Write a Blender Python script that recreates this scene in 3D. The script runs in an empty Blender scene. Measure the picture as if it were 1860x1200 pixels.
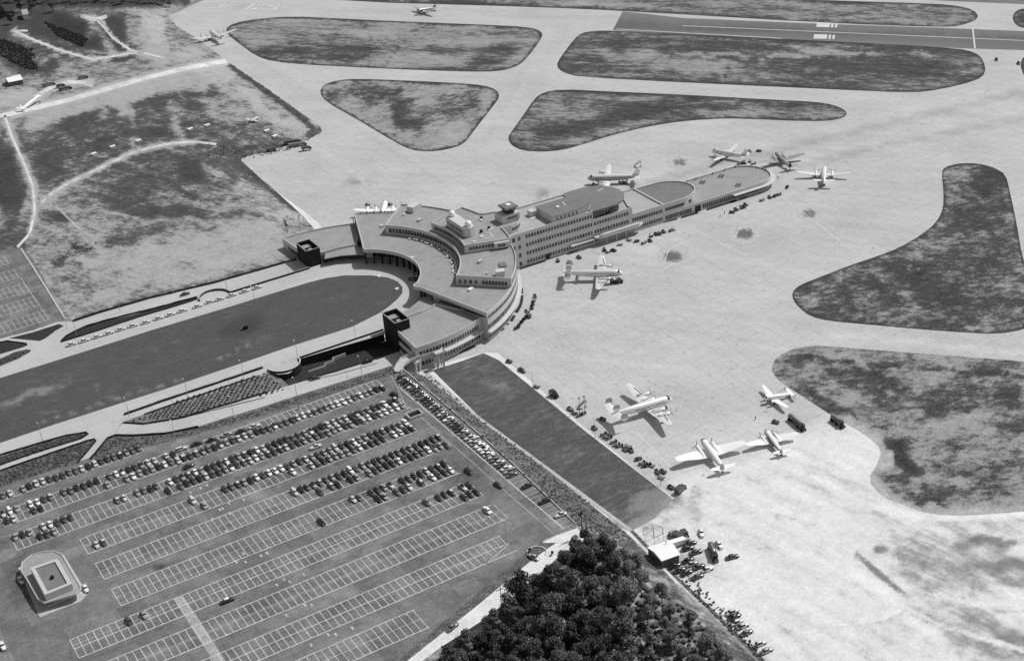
import bpy, bmesh, math, random
import numpy as np
from mathutils import Vector, Matrix, geometry
R = math.radians; PI = math.pi
random.seed(7)
S = bpy.context.scene
C = S.collection

# ------------------------------------------------------------------ camera, world, sun, exposure
FPX, PITCH, ROLL, YAW, CAMZ, CAMX, CAMY = 2646.41545, .493856311, -.0767988507, 1.06030919, 312.478553, -52.9057279, -413.313711
def _cam_axes():
    cy, sy, cp, sp = math.cos(YAW), math.sin(YAW), math.cos(PITCH), math.sin(PITCH)
    fw = Vector((cy*cp, sy*cp, -sp)); rt = Vector((sy, -cy, 0)); up = rt.cross(fw)
    cr, sr = math.cos(ROLL), math.sin(ROLL)
    return cr*rt + sr*up, -sr*rt + cr*up, fw
RT, UP, FW = _cam_axes(); CAM = Vector((CAMX, CAMY, CAMZ))
cd = bpy.data.cameras.new('camera'); cam = bpy.data.objects.new('camera', cd); C.objects.link(cam)
cd.sensor_fit = 'HORIZONTAL'; cd.sensor_width = 36; cd.lens = FPX*36/1860
cd.clip_start = 1; cd.clip_end = 12000
m = Matrix((RT, UP, -FW)).transposed().to_4x4(); m.translation = CAM; cam.matrix_world = m
S.camera = cam
SUN_AZ, SUN_EL = R(2), R(52)
W = bpy.data.worlds.new('World'); S.world = W; W.use_nodes = True
nt = W.node_tree; bg = nt.nodes['Background']
sky = nt.nodes.new('ShaderNodeTexSky'); sky.sky_type = 'NISHITA'; sky.sun_disc = False
sky.sun_elevation = SUN_EL; sky.sun_rotation = R(90) - SUN_AZ
bw = nt.nodes.new('ShaderNodeRGBToBW')           # black and white film: the sky's light is neutral
nt.links.new(sky.outputs[0], bw.inputs[0]); nt.links.new(bw.outputs[0], bg.inputs['Color'])
bg.inputs['Strength'].default_value = .11
sl = bpy.data.lights.new('sun', 'SUN'); sl.energy = 3.2; sl.angle = R(.5); sl.color = (1, 1, 1)
so = bpy.data.objects.new('sun', sl); C.objects.link(so)
dv = -Vector((math.cos(SUN_EL)*math.cos(SUN_AZ), math.cos(SUN_EL)*math.sin(SUN_AZ), math.sin(SUN_EL)))
so.rotation_euler = dv.to_track_quat('-Z', 'Y').to_euler(); so.location = (300, 200, 400)
S.view_settings.view_transform = 'Standard'; S.view_settings.look = 'None'
S.view_settings.exposure = 0.0; S.view_settings.gamma = 1
K = 1/1.28                                       # a surface of albedo a shows about a/K in full sun

# ------------------------------------------------------------------ photo pixels (1860 x 1200) to points on the ground
ZA = -5.5                                        # level of the apron; the car park and boulevard are at 0
def G(x, y, z=0.0):
    d = RT*((x-930)/FPX) - UP*((y-600)/FPX) + FW
    t = (z - CAM.z)/d.z
    return CAM + d*t
def Gn(P, z):
    P = np.asarray(P, float)
    d = np.outer((P[:, 0]-930)/FPX, RT) - np.outer((P[:, 1]-600)/FPX, UP) + np.array(FW)
    t = (z - CAM.z)/d[:, 2]
    return np.array(CAM) + d*t[:, None]
def PX(v):
    d = Vector(v) - CAM; z = d.dot(FW)
    return 930 + FPX*d.dot(RT)/z, 600 - FPX*d.dot(UP)/z
def zramp(x):
    t = min(1, max(0, (x-70)/115)); return ZA*t*t*(3-2*t)
def Gr(x, y, dz=0):                              # a pixel on the sloping lower road
    z = 0
    for _ in range(25):
        g = G(x, y, z); z = .5*z + .5*(zramp(g.x)+dz)
    return G(x, y, z)
def heading(px, py, dx, dy, z=0):
    a, b = G(px, py, z), G(px+dx, py+dy, z)
    return math.atan2(b.y-a.y, b.x-a.x)

# ------------------------------------------------------------------ materials (all neutral greys: a black and white photograph)
def s2l(v): return max(0, v)**2.2
class NB:
    def __init__(s, name):
        s.m = bpy.data.materials.new(name); s.m.use_nodes = True; s.t = s.m.node_tree
        s.b = s.t.nodes['Principled BSDF']; s.b.inputs['Roughness'].default_value = .9
        s.b.inputs['Specular IOR Level'].default_value = .2
        s.co = s.t.nodes.new('ShaderNodeTexCoord')
    def n(s, typ, **k):
        o = s.t.nodes.new(typ)
        for a, v in k.items(): setattr(o, a, v)
        return o
    def l(s, a, b): s.t.links.new(a, b)
    def math(s, op, a, b=None, c=None):
        o = s.n('ShaderNodeMath', operation=op)
        for i, v in enumerate((a, b, c)):
            if v is None: continue
            if isinstance(v, (int, float)): o.inputs[i].default_value = v
            else: s.l(v, o.inputs[i])
        return o.outputs[0]
    def coords(s, rot=0, stretch=(1, 1, 1)):
        o = s.n('ShaderNodeMapping', vector_type='TEXTURE'); s.l(s.co.outputs['Object'], o.inputs[0])
        o.inputs['Rotation'].default_value = (0, 0, R(rot)); o.inputs['Scale'].default_value = [1/q for q in stretch]
        return o.outputs[0]
    def noise(s, size, amp, detail=4, rot=0, stretch=(1, 1, 1), lo=.3, hi=.7, rough=.6):
        o = s.n('ShaderNodeTexNoise'); s.l(s.coords(rot, stretch), o.inputs['Vector'])
        o.inputs['Scale'].default_value = 1/size; o.inputs['Detail'].default_value = detail
        o.inputs['Roughness'].default_value = rough
        r = s.n('ShaderNodeMapRange'); s.l(o.outputs['Fac'], r.inputs[0])
        r.inputs[1].default_value = lo; r.inputs[2].default_value = hi
        r.inputs[3].default_value = -amp; r.inputs[4].default_value = amp
        return r.outputs[0]
    def finish(s, tone):                         # tone (0..1, as the surface looks in sun) -> base colour
        t = s.math('MAXIMUM', tone, .06); t = s.math('MINIMUM', t, 1.05)
        t = s.math('POWER', t, 2.2); t = s.math('MULTIPLY', t, K)
        s.l(t, s.b.inputs['Base Color']); return s.m
def surf(name, base, noises, attr=False, rough=.9, extra=None, crisp=None):
    b = NB(name)
    if attr:
        a = b.n('ShaderNodeAttribute'); a.attribute_name = 'tone'; t = a.outputs['Fac']
    else: t = b.math('ADD', base, 0.0)
    for i, nz in enumerate(noises):
        if crisp and i == crisp[5]:              # growth and bare soil meet along ragged, fairly sharp edges
            r = b.n('ShaderNodeMapRange', interpolation_type='SMOOTHSTEP'); b.l(t, r.inputs[0])
            for q in range(4): r.inputs[q+1].default_value = crisp[q]
            t = b.math('ADD', b.math('MULTIPLY', t, 1-crisp[4]), b.math('MULTIPLY', r.outputs[0], crisp[4]))
        t = b.math('ADD', t, b.noise(**nz))
    if extra: t = extra(b, t)
    b.b.inputs['Roughness'].default_value = rough
    return b.finish(t)
def paint(name, v, rough=.5, metal=0, spec=.4, vary=.02):
    b = NB(name); t = b.math('ADD', v, b.noise(size=.8, amp=vary))
    b.b.inputs['Roughness'].default_value = rough; b.b.inputs['Metallic'].default_value = metal
    b.b.inputs['Specular IOR Level'].default_value = spec
    return b.finish(t)
def joints(rot, size, w, amt):
    def f(b, t):
        sx = b.n('ShaderNodeSeparateXYZ'); b.l(b.coords(rot), sx.inputs[0])
        for k in (0, 1):
            v = b.math('FRACT', b.math('DIVIDE', sx.outputs[k], size))
            v = b.math('LESS_THAN', v, w/size); t = b.math('SUBTRACT', t, b.math('MULTIPLY', v, amt))
        return t
    return f
def slabs(rot, sx_, sy_, amt, jw=.3, ja=.05):    # paving bays of slightly different age
    def f(b, t):
        sx = b.n('ShaderNodeSeparateXYZ'); b.l(b.coords(rot), sx.inputs[0]); cs = []
        for k, s_ in ((0, sx_), (1, sy_)):
            q = b.math('DIVIDE', sx.outputs[k], s_); cs.append(b.math('FLOOR', q))
            v = b.math('LESS_THAN', b.math('FRACT', q), jw/s_); t = b.math('SUBTRACT', t, b.math('MULTIPLY', v, ja))
        cv = b.n('ShaderNodeCombineXYZ'); b.l(cs[0], cv.inputs[0]); b.l(cs[1], cv.inputs[1])
        wn = b.n('ShaderNodeTexWhiteNoise', noise_dimensions='2D'); b.l(cv.outputs[0], wn.inputs['Vector'])
        return b.math('ADD', t, b.math('MULTIPLY', b.math('SUBTRACT', wn.outputs[0], .5), amt))
    return f
M = {}
M['field'] = surf('field', .5, [dict(size=6, amp=.06, detail=8, rot=-70, stretch=(.2, 1, 1)), dict(size=11, amp=.08, detail=10, lo=.36, hi=.64, rough=.75), dict(size=2.6, amp=.12, detail=8, stretch=(1, .5, 1), rot=30, rough=.75), dict(size=2, amp=.05, detail=6, rough=.8), dict(size=.8, amp=.09, detail=4)], True, crisp=(.40, .60, .30, .74, .6, 3))
M['island'] = surf('island', .45, [dict(size=20, amp=.10, detail=10, rot=-50, stretch=(.35, 1.3, 1), lo=.38, hi=.62, rough=.75), dict(size=3.5, amp=.13, detail=9, rot=-50, stretch=(.6, 1.2, 1), lo=.34, hi=.66, rough=.75), dict(size=2, amp=.045, detail=6, rough=.8), dict(size=.9, amp=.07, detail=4)], True, crisp=(.36, .56, .29, .66, .55, 2))
def spots(b, t):
    n = b.n('ShaderNodeTexNoise'); b.l(b.coords(), n.inputs['Vector']); n.inputs['Scale'].default_value = .45; n.inputs['Detail'].default_value = 3
    r = b.n('ShaderNodeMapRange'); b.l(n.outputs['Fac'], r.inputs[0])
    for q, v in enumerate((.66, .74, 0, .16)): r.inputs[q+1].default_value = v
    return b.math('SUBTRACT', slabs(0, 7.6, 7.6, .012, .38, .05)(b, t), r.outputs[0])
M['scrub'] = surf('scrub', .45, [dict(size=14, amp=.10, detail=10, lo=.38, hi=.62, rough=.75), dict(size=3.2, amp=.13, detail=9, rot=-20, stretch=(.7, 1.1, 1), lo=.34, hi=.66, rough=.78), dict(size=2, amp=.05, detail=6, rough=.8), dict(size=.9, amp=.08, detail=4)], True, crisp=(.36, .56, .28, .68, .6, 2))
M['dirt'] = surf('dirt', .9, [dict(size=7, amp=.08, detail=8, rot=-78, stretch=(.18, 1, 1), lo=.35, hi=.65), dict(size=5, amp=.12, detail=10, rough=.8), dict(size=2, amp=.04, detail=6, rough=.8), dict(size=.8, amp=.05, detail=3)], True, crisp=(.62, .88, .56, .95, .5, 2))
M['apron'] = surf('apron', .8, [dict(size=40, amp=.03, detail=6), dict(size=7, amp=.03, detail=8, rot=-50, stretch=(.1, 1, 1), rough=.7), dict(size=3, amp=.03, detail=8, rough=.8), dict(size=.9, amp=.05, detail=4)], True, extra=spots)
M['runway'] = surf('runway', .47, [dict(size=30, amp=.03, rot=-50, stretch=(.05, 1, 1), detail=5), dict(size=1.2, amp=.03)], True)
M['lawn'] = surf('lawn', .33, [dict(size=9, amp=.035, detail=9, stretch=(.5, 1, 1), rough=.75), dict(size=2.5, amp=.06, detail=8, stretch=(.4, 1, 1), rough=.8), dict(size=.7, amp=.07)], True, crisp=(.38, .50, .345, .60, .55, 2))
M['lot'] = surf('lot', .44, [dict(size=9, amp=.05, detail=9, lo=.35, hi=.65, rough=.7), dict(size=3, amp=.05, detail=8, rough=.75), dict(size=.8, amp=.06)], True, extra=slabs(0, 9.1, 7.3, .07, .15, .03))
M['road'] = surf('road', .80, [dict(size=15, amp=.03, detail=6, stretch=(.3, 1, 1)), dict(size=1, amp=.03)], extra=slabs(0, 9.2, 3.66, .02, .25, .06))
M['patch'] = surf('patch', .70, [dict(size=2.5, amp=.10, detail=8, rough=.7), dict(size=.6, amp=.06)])
M['walk'] = surf('walk', .79, [dict(size=3, amp=.04), dict(size=.6, amp=.03)])
M['line'] = surf('line', .90, [dict(size=6, amp=.10, detail=8, rough=.7), dict(size=.7, amp=.10)])
M['faintline'] = surf('faintline', .9, [dict(size=3, amp=.05, detail=5)])
M['shrub'] = surf('shrub', .37, [dict(size=.7, amp=.08)])
M['bed'] = surf('bed', .42, [dict(size=5, amp=.08, detail=5), dict(size=.9, amp=.14, detail=4)])
M['bedrow'] = surf('bedrow', .36, [dict(size=1.3, amp=.18, detail=3, stretch=(1.2, .4, 1)), dict(size=5, amp=.06)])
M['bedlight'] = surf('bedlight', .50, [dict(size=3, amp=.08, detail=5), dict(size=.9, amp=.08)])
M['hedge'] = surf('hedge', .20, [dict(size=.8, amp=.06)])
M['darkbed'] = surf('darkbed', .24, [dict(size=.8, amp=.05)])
M['conc'] = surf('conc', .86, [dict(size=4, amp=.025, detail=6, stretch=(1, 1, .3)), dict(size=.6, amp=.02)])
M['roofgrey'] = surf('roofgrey', .66, [dict(size=8, amp=.03, detail=6), dict(size=1.5, amp=.035), dict(size=.4, amp=.04)])
M['rooflight'] = surf('rooflight', .73, [dict(size=6, amp=.03, detail=6), dict(size=.5, amp=.03)])
M['roofdark'] = surf('roofdark', .53, [dict(size=6, amp=.03, detail=6), dict(size=.5, amp=.03)])
M['brick'] = surf('brick', .20, [dict(size=1.5, amp=.03), dict(size=.3, amp=.03)])
M['coping'] = paint('coping', .84)
M['glass'] = paint('glass', .22, .15, 0, .8)
M['glass2'] = paint('glass2', .40, .2, 0, .6, .1)
M['frame'] = paint('frame', .62)
M['black'] = paint('black', .14)
M['tyre'] = paint('tyre', .12, .9)
M['white'] = paint('white', 1.06)
M['alu'] = paint('alu', 1.0, .38, .25, .5, .02)
M['alugrey'] = paint('alugrey', .72, .35, .3, .5)
M['planedark'] = paint('planedark', .30, .4)
M['prop'] = paint('prop', .3, .4)
M['chrome'] = paint('chrome', .8, .25, .8)
for i, v in enumerate((.22, .35, .50, .70, .90, 1.06)): M['car%d' % i] = paint('car_paint_%d' % i, v, .22, 0, .9, .01)
M['wood'] = surf('wood', .45, [dict(size=.6, amp=.08)])
M['bark'] = surf('bark', .36, [dict(size=.5, amp=.08)])
M['leaf'] = surf('leaf', .43, [dict(size=2.2, amp=.08, detail=3), dict(size=.5, amp=.05)])
M['leaf2'] = surf('leaf2', .57, [dict(size=2.2, amp=.10, detail=3), dict(size=.5, amp=.07)])
M['leaf0'] = surf('leaf0', .34, [dict(size=2.2, amp=.08, detail=3), dict(size=.5, amp=.07)])
M['skin'] = paint('skin', .6); M['shirt'] = paint('shirt', .85); M['suit'] = paint('suit', .22)

# ------------------------------------------------------------------ mesh helpers
def tag(o, label=None, cat=None, group=None, kind=None):
    if label: o['label'] = label
    if cat: o['category'] = cat
    if group: o['group'] = group
    if kind: o['kind'] = kind
    return o
def link(name, me, parent=None):
    o = bpy.data.objects.new(name, me); C.objects.link(o)
    if parent is not None: o.parent = parent
    return o
def empty(name, label, cat, loc=(0, 0, 0), rz=0, group=None):
    o = bpy.data.objects.new(name, None); C.objects.link(o); o.location = loc; o.rotation_euler = (0, 0, rz)
    o.empty_display_size = .5
    return tag(o, label, cat, group)
class MB:
    def __init__(s): s.v = []; s.f = []; s.mi = []; s.sm = False
    def add(s, vs, fs, mi=0):
        k = len(s.v); s.v += [tuple(v) for v in vs]; s.f += [tuple(i+k for i in f) for f in fs]; s.mi += [mi]*len(fs); return s
    def box(s, x0, x1, y0, y1, z0, z1, mi=0, rz=0, o=(0, 0)):
        vs = [(x, y, z) for z in (z0, z1) for x, y in ((x0, y0), (x1, y0), (x1, y1), (x0, y1))]
        c, n = math.cos(rz), math.sin(rz)
        vs = [(o[0]+x*c-y*n, o[1]+x*n+y*c, z) for x, y, z in vs]
        return s.add(vs, [(3, 2, 1, 0), (4, 5, 6, 7), (0, 1, 5, 4), (1, 2, 6, 5), (2, 3, 7, 6), (3, 0, 4, 7)], mi)
    def bar(s, a, b, r, n=6, r2=None, mi=0):
        a, b = Vector(a), Vector(b); d = (b-a).normalized(); u = d.orthogonal().normalized(); w = d.cross(u)
        r2 = r if r2 is None else r2; vs = []
        for p, q in ((a, r), (b, r2)):
            for i in range(n):
                t = 2*PI*i/n; vs.append(p + u*(q*math.cos(t)) + w*(q*math.sin(t)))
        fs = [(i, (i+1) % n, n+(i+1) % n, n+i) for i in range(n)] + [tuple(range(n))[::-1], tuple(range(n, 2*n))]
        return s.add(vs, fs, mi)
    def beam(s, a, b, w, z0, z1, mi=0):          # horizontal wall piece of width w between two plan points
        a, b = Vector(a[:2]), Vector(b[:2]); d = (b-a).normalized(); n = Vector((-d.y, d.x))*(w/2)
        q = [a-n, b-n, b+n, a+n]
        return s.prism([(p.x, p.y) for p in q], z0, z1, mi)
    def prism(s, poly, z0, z1, mi=0, top=True, bottom=True):
        n = len(poly); a = sum(poly[i][0]*poly[(i+1) % n][1]-poly[(i+1) % n][0]*poly[i][1] for i in range(n))
        if a < 0: poly = poly[::-1]
        vs = [(x, y, z0) for x, y in poly] + [(x, y, z1) for x, y in poly]
        fs = [(i, (i+1) % n, n+(i+1) % n, n+i) for i in range(n)]
        if top: fs.append(tuple(range(n, 2*n)))
        if bottom: fs.append(tuple(range(n))[::-1])
        return s.add(vs, fs, mi)
    def loft(s, rings, cap=True, mi=0):
        n = len(rings[0]); k = len(s.v); vs = [p for r in rings for p in r]
        fs = [(j*n+i, j*n+(i+1) % n, (j+1)*n+(i+1) % n, (j+1)*n+i) for j in range(len(rings)-1) for i in range(n)]
        if cap: fs += [tuple(range(n))[::-1], tuple(range((len(rings)-1)*n, len(rings)*n))]
        return s.add(vs, fs, mi)
    def ball(s, c, r, n=8, mi=0, sz=1):
        rings = []
        for j in range(1, n//2+1):
            t = PI*j/(n//2+1); rings.append([(c[0]+r*math.sin(t)*math.cos(2*PI*i/n), c[1]+r*math.sin(t)*math.sin(2*PI*i/n), c[2]-r*sz*math.cos(t)) for i in range(n)])
        return s.loft(rings, True, mi)
    def mesh(s, name, mats):
        me = bpy.data.meshes.new(name); me.from_pydata(s.v, [], s.f)
        for q in (mats if isinstance(mats, (list, tuple)) else [mats]): me.materials.append(q)
        if max(s.mi, default=0): me.polygons.foreach_set('material_index', s.mi)
        if s.sm: me.polygons.foreach_set('use_smooth', [True]*len(me.polygons))
        me.update(); return me
    def build(s, name, mats, parent=None): return link(name, s.mesh(name, mats), parent)
def arc(cx, cy, r, a0, a1, n=24):
    return [(cx+r*math.cos(R(a0+(a1-a0)*i/n)), cy+r*math.sin(R(a0+(a1-a0)*i/n))) for i in range(n+1)]
def inset(poly, d):
    n = len(poly); a = sum(poly[i][0]*poly[(i+1) % n][1]-poly[(i+1) % n][0]*poly[i][1] for i in range(n))
    sg = 1 if a > 0 else -1; out = []
    for i in range(n):
        p0, p, p1 = Vector(poly[i-1]), Vector(poly[i]), Vector(poly[(i+1) % n])
        e0, e1 = (p-p0).normalized(), (p1-p).normalized()
        n0, n1 = Vector((-e0.y, e0.x))*sg, Vector((-e1.y, e1.x))*sg
        b = n0+n1
        if b.length < .3: b = n0; k = 1
        else: k = 2/b.length_squared
        out.append(tuple(p + b*d*min(k, 2)))
    return out
def copy_tree(o, parent=None):
    c = o.copy(); C.objects.link(c); c.parent = parent
    for ch in list(KIDS.get(o, ())): copy_tree(ch, c)
    return c
KIDS = {}
def kids(root):                                  # remember a prototype's children once, so copies are quick
    ch = [q for q in C.objects if q.parent == root]; KIDS[root] = ch
    for q in ch: kids(q)
    return root

# ------------------------------------------------------------------ ground areas, their wear and growth carried as a "tone" attribute
def seg_dist(P, pts):
    d = np.full(len(P), 1e9)
    for a, b in zip(pts[:-1], pts[1:]):
        a = np.array(a, float); b = np.array(b, float); ab = b-a
        t = np.clip(((P-a) @ ab)/(ab @ ab + 1e-9), 0, 1)
        d = np.minimum(d, np.hypot(*(P-(a+t[:, None]*ab)).T))
    return d
_wr = np.random.RandomState(12); WF = [(_wr.uniform(-1, 1, 2)/L*2*PI, _wr.uniform(0, 6.3), L) for L in (90, 60, 45, 32, 24, 17, 12, 9, 7) for _ in range(3)]
def warp(P, k=.055):                             # ragged, natural outlines for patches of growth and bare soil
    Q = P.copy()
    for i, (f, ph, L) in enumerate(WF):
        w = np.sin(P @ f + ph)*L*k; a = ph*3.1; Q[:, 0] += w*math.cos(a)*1.3; Q[:, 1] += w*math.sin(a)*.7
    return Q
def tones(P, base, ops):
    Q = warp(P); P0 = P
    t = np.full(len(P), base, float)
    for o in ops:
        P = Q if o[0] in 'ew' else P0
        if o[0] in 'sw':                          # stroke: points, half-width, value, strength
            _, pts, w, v, a = o; k = a*np.clip(1.5-seg_dist(P, pts)/w, 0, 1)
        else:                                    # ellipse: x, y, rx, ry, angle, value, strength
            _, x, y, rx, ry, an, v, a = o; c, s_ = math.cos(R(an)), math.sin(R(an))
            dx, dy = P[:, 0]-x, P[:, 1]-y; q = np.hypot((dx*c+dy*s_)/rx, (-dx*s_+dy*c)/ry)
            k = a*np.clip(2.0-1.6*q, 0, 1)
        t += (v-t)*k
    return t
def inside(P, poly):
    x, y = P[:, 0], P[:, 1]; r = np.zeros(len(P), bool); n = len(poly)
    for i in range(n):
        (x0, y0), (x1, y1) = poly[i], poly[(i+1) % n]
        if y0 == y1: continue
        c = ((y0 > y) != (y1 > y)) & (x < (x1-x0)*(y-y0)/(y1-y0)+x0); r ^= c
    return r
def smooth_poly(p, it=2):                        # Chaikin rounding for traced outlines
    for _ in range(it):
        q = []
        for i in range(len(p)):
            a, b = p[i], p[(i+1) % len(p)]
            q += [(.75*a[0]+.25*b[0], .75*a[1]+.25*b[1]), (.25*a[0]+.75*b[0], .25*a[1]+.75*b[1])]
        p = q
    return p
def attr_tone(me, t):
    a = me.attributes.new('tone', 'FLOAT', 'POINT'); a.data.foreach_set('value', np.asarray(t, np.float32))
def region(name, poly, z, mat, base, ops=(), step=8, rim=None, holes=(), label=None, kind='structure', cat=None):
    """flat area whose outline (photo pixels) is laid on the plane z; z may be a function of pixel"""
    loops = [list(poly)] + [list(h) for h in holes]; V = []; E = []
    for lp in loops:
        k = len(V)
        for i in range(len(lp)):
            a, b = lp[i], lp[(i+1) % len(lp)]; L = math.hypot(b[0]-a[0], b[1]-a[1]); n = max(1, int(L/step))
            for j in range(n): V.append((a[0]+(b[0]-a[0])*j/n, a[1]+(b[1]-a[1])*j/n))
        E += [(i, i+1) for i in range(k, len(V)-1)] + [(len(V)-1, k)]
    B = np.array(V); xs = np.arange(B[:, 0].min(), B[:, 0].max(), step); ys = np.arange(B[:, 1].min(), B[:, 1].max(), step)
    g = np.stack(np.meshgrid(xs, ys), -1).reshape(-1, 2) + np.random.RandomState(3).uniform(-.2, .2, (len(xs)*len(ys), 2))*step
    g = g[inside(g, loops[0])]
    for h in loops[1:]: g = g[~inside(g, h)]
    keep = np.ones(len(g), bool)
    for lp in loops: keep &= seg_dist(g, lp+[lp[0]]) > .45*step
    g = g[keep]
    vs, _, fs, *_r = geometry.delaunay_2d_cdt([Vector(v) for v in V] + [Vector(v) for v in g], E, [], 2 if len(loops) > 1 else 1, 1e-4)
    P = np.array([tuple(v) for v in vs])
    if len(loops) > 1:
        fs = [f for f in fs if not any(inside(np.array([P[list(f)].mean(0)]), h)[0] for h in loops[1:])]
    W3 = Gn(P, z) if not callable(z) else np.array([tuple(z(*p)) for p in P])
    me = bpy.data.meshes.new(name); me.from_pydata(W3.tolist(), [], [tuple(f) for f in fs]); me.update()
    if len(me.polygons) and sum(q.normal.z for q in list(me.polygons)[:50]) < 0: me.flip_normals()
    me.materials.append(mat)
    ops = list(ops)
    if rim: ops.append(('s', list(poly)+[poly[0]], rim[0], rim[1], rim[2]))
    attr_tone(me, tones(P, base, ops))
    o = link(name, me); tag(o, label, cat, None, kind); return o
def sheet(name, poly, z, mat, kind='structure', label=None, cat=None):       # small flat polygon traced in photo pixels
    pts = [G(x, y, z) for x, y in poly]; mb = MB(); mb.add(pts, [tuple(range(len(pts)))])
    me = mb.mesh(name, mat)
    if me.polygons[0].normal.z < 0: me.flip_normals()
    return tag(link(name, me), label, cat, None, kind)
def strip(name, top, bot, mat, kind='structure', label=None, cat=None, nsub=3):  # sloping bank between two 3-D polylines
    def res(l, n):
        d = [0]
        for a, b in zip(l[:-1], l[1:]): d.append(d[-1]+(b-a).length)
        out = []
        for i in range(n+1):
            t = d[-1]*i/n; j = max(k for k in range(len(l)-1) if d[k] <= t+1e-6) if t < d[-1] else len(l)-2
            out.append(l[j].lerp(l[j+1], (t-d[j])/max(1e-6, d[j+1]-d[j])))
        return out
    n = 60; A, B = res(top, n), res(bot, n); mb = MB(); vs = []
    for j in range(nsub+1): vs += [a.lerp(b, j/nsub) for a, b in zip(A, B)]
    fs = [(j*(n+1)+i, j*(n+1)+i+1, (j+1)*(n+1)+i+1, (j+1)*(n+1)+i) for j in range(nsub) for i in range(n)]
    mb.add(vs, fs); me = mb.mesh(name, mat)
    if sum(q.normal.z for q in me.polygons) < 0: me.flip_normals()
    return tag(link(name, me), label, cat, None, kind)
def polyband(pts, w):                            # left and right offsets of a plan polyline
    L, Rr = [], []
    for i, p in enumerate(pts):
        a = Vector(pts[max(0, i-1)][:2]); b = Vector(pts[min(len(pts)-1, i+1)][:2]); d = (b-a).normalized(); n = Vector((-d.y, d.x))*(w/2)
        L.append((p[0]+n.x, p[1]+n.y)); Rr.append((p[0]-n.x, p[1]-n.y))
    return L, Rr

NEDGE = [(366, -120), (352, 4), (306, 27), (324, 48), (346, 60), (404, 102), (420, 114), (506, 173), (579, 226), (586, 239), (563, 256), (440, 290), (476, 324), (550, 392)]
def hz(px, py):                                  # the western field slopes down to the apron along its edge
    t = min(1, float(seg_dist(np.array([(px, py)], float), NEDGE)[0])/55); t = t*t*(3-2*t)
    if px > 520 and py > 395: t = 1
    return ZA*(1-t)-.03*t-.05*(1-t)
def Gh(px, py): return G(px, py, hz(px, py))
# ------------------------------------------------------------------ SETTING: ground
# far and low ground: one sheet to the horizon, denser where the camera looks
xs = np.concatenate([np.linspace(-1400, -140, 12), np.arange(-80, 1941, 10), np.linspace(2000, 3200, 12)])
ys = np.concatenate([[-420, -340, -260, -200, -120, -60], np.arange(-20, 1221, 10), np.linspace(1260, 2000, 8)])
P = np.stack(np.meshgrid(xs, ys), -1).reshape(-1, 2)
LOWOPS = [('s', [(-100, -40), (1000, -30), (1900, -10)], 60, .42, 1),
          ('s', [(1500, 880), (1560, 915), (1640, 937), (1740, 942), (1900, 932)], 9, .97, .8),
          ('e', 1740, 1010, 130, 55, 10, .74, .9), ('s', [(1556, 1006), (1605, 1050), (1650, 1083)], 5, .60, .9), ('s', [(1575, 1020), (1640, 1078)], 2.5, .50, .9),
          ('e', 1800, 985, 60, 9, 0, .52, .9), ('e', 1845, 1022, 28, 12, 0, .52, .9), ('e', 1600, 992, 9, 5, 0, .55, .8),
          ('e', 1800, 1150, 90, 50, 30, .66, .8), ('e', 1850, 1165, 40, 14, 20, .6, .8), ('e', 1700, 1100, 60, 30, 30, .8, .7),
          ('s', [(1265, 890), (1262, 930), (1272, 960)], 12, .74, .7), ('e', 1250, 1015, 60, 40, 30, .72, .7),
          ('s', [(1225, 1075), (1300, 1140), (1390, 1215)], 14, .55, .8), ('e', 1500, 900, 60, 14, 30, .86, .7),
          ('e', 1420, 960, 60, 30, 0, .9, .6), ('e', 1620, 1150, 40, 25, 40, .82, .6), ('e', 1330, 1040, 30, 20, 0, .84, .6),
          ('s', [(1420, 1140), (1500, 1215)], 5, .82, .5), ('s', [(1180, 960), (1240, 930)], 16, .8, .7),
          ('s', [(1120, 950), (1225, 905)], 14, .60, .8)]
gt = tones(P, .93, LOWOPS)
W3 = Gn(P, ZA-.06); nx, ny = len(xs), len(ys)
me = bpy.data.meshes.new('ground'); me.from_pydata(W3.tolist(), [], [(j*nx+i, (j+1)*nx+i, (j+1)*nx+i+1, j*nx+i+1) for j in range(ny-1) for i in range(nx-1)])
me.update(); me.materials.append(M['dirt']); attr_tone(me, gt)
if me.polygons[0].normal.z < 0: me.flip_normals()
tag(link('ground', me), kind='structure')

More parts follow.
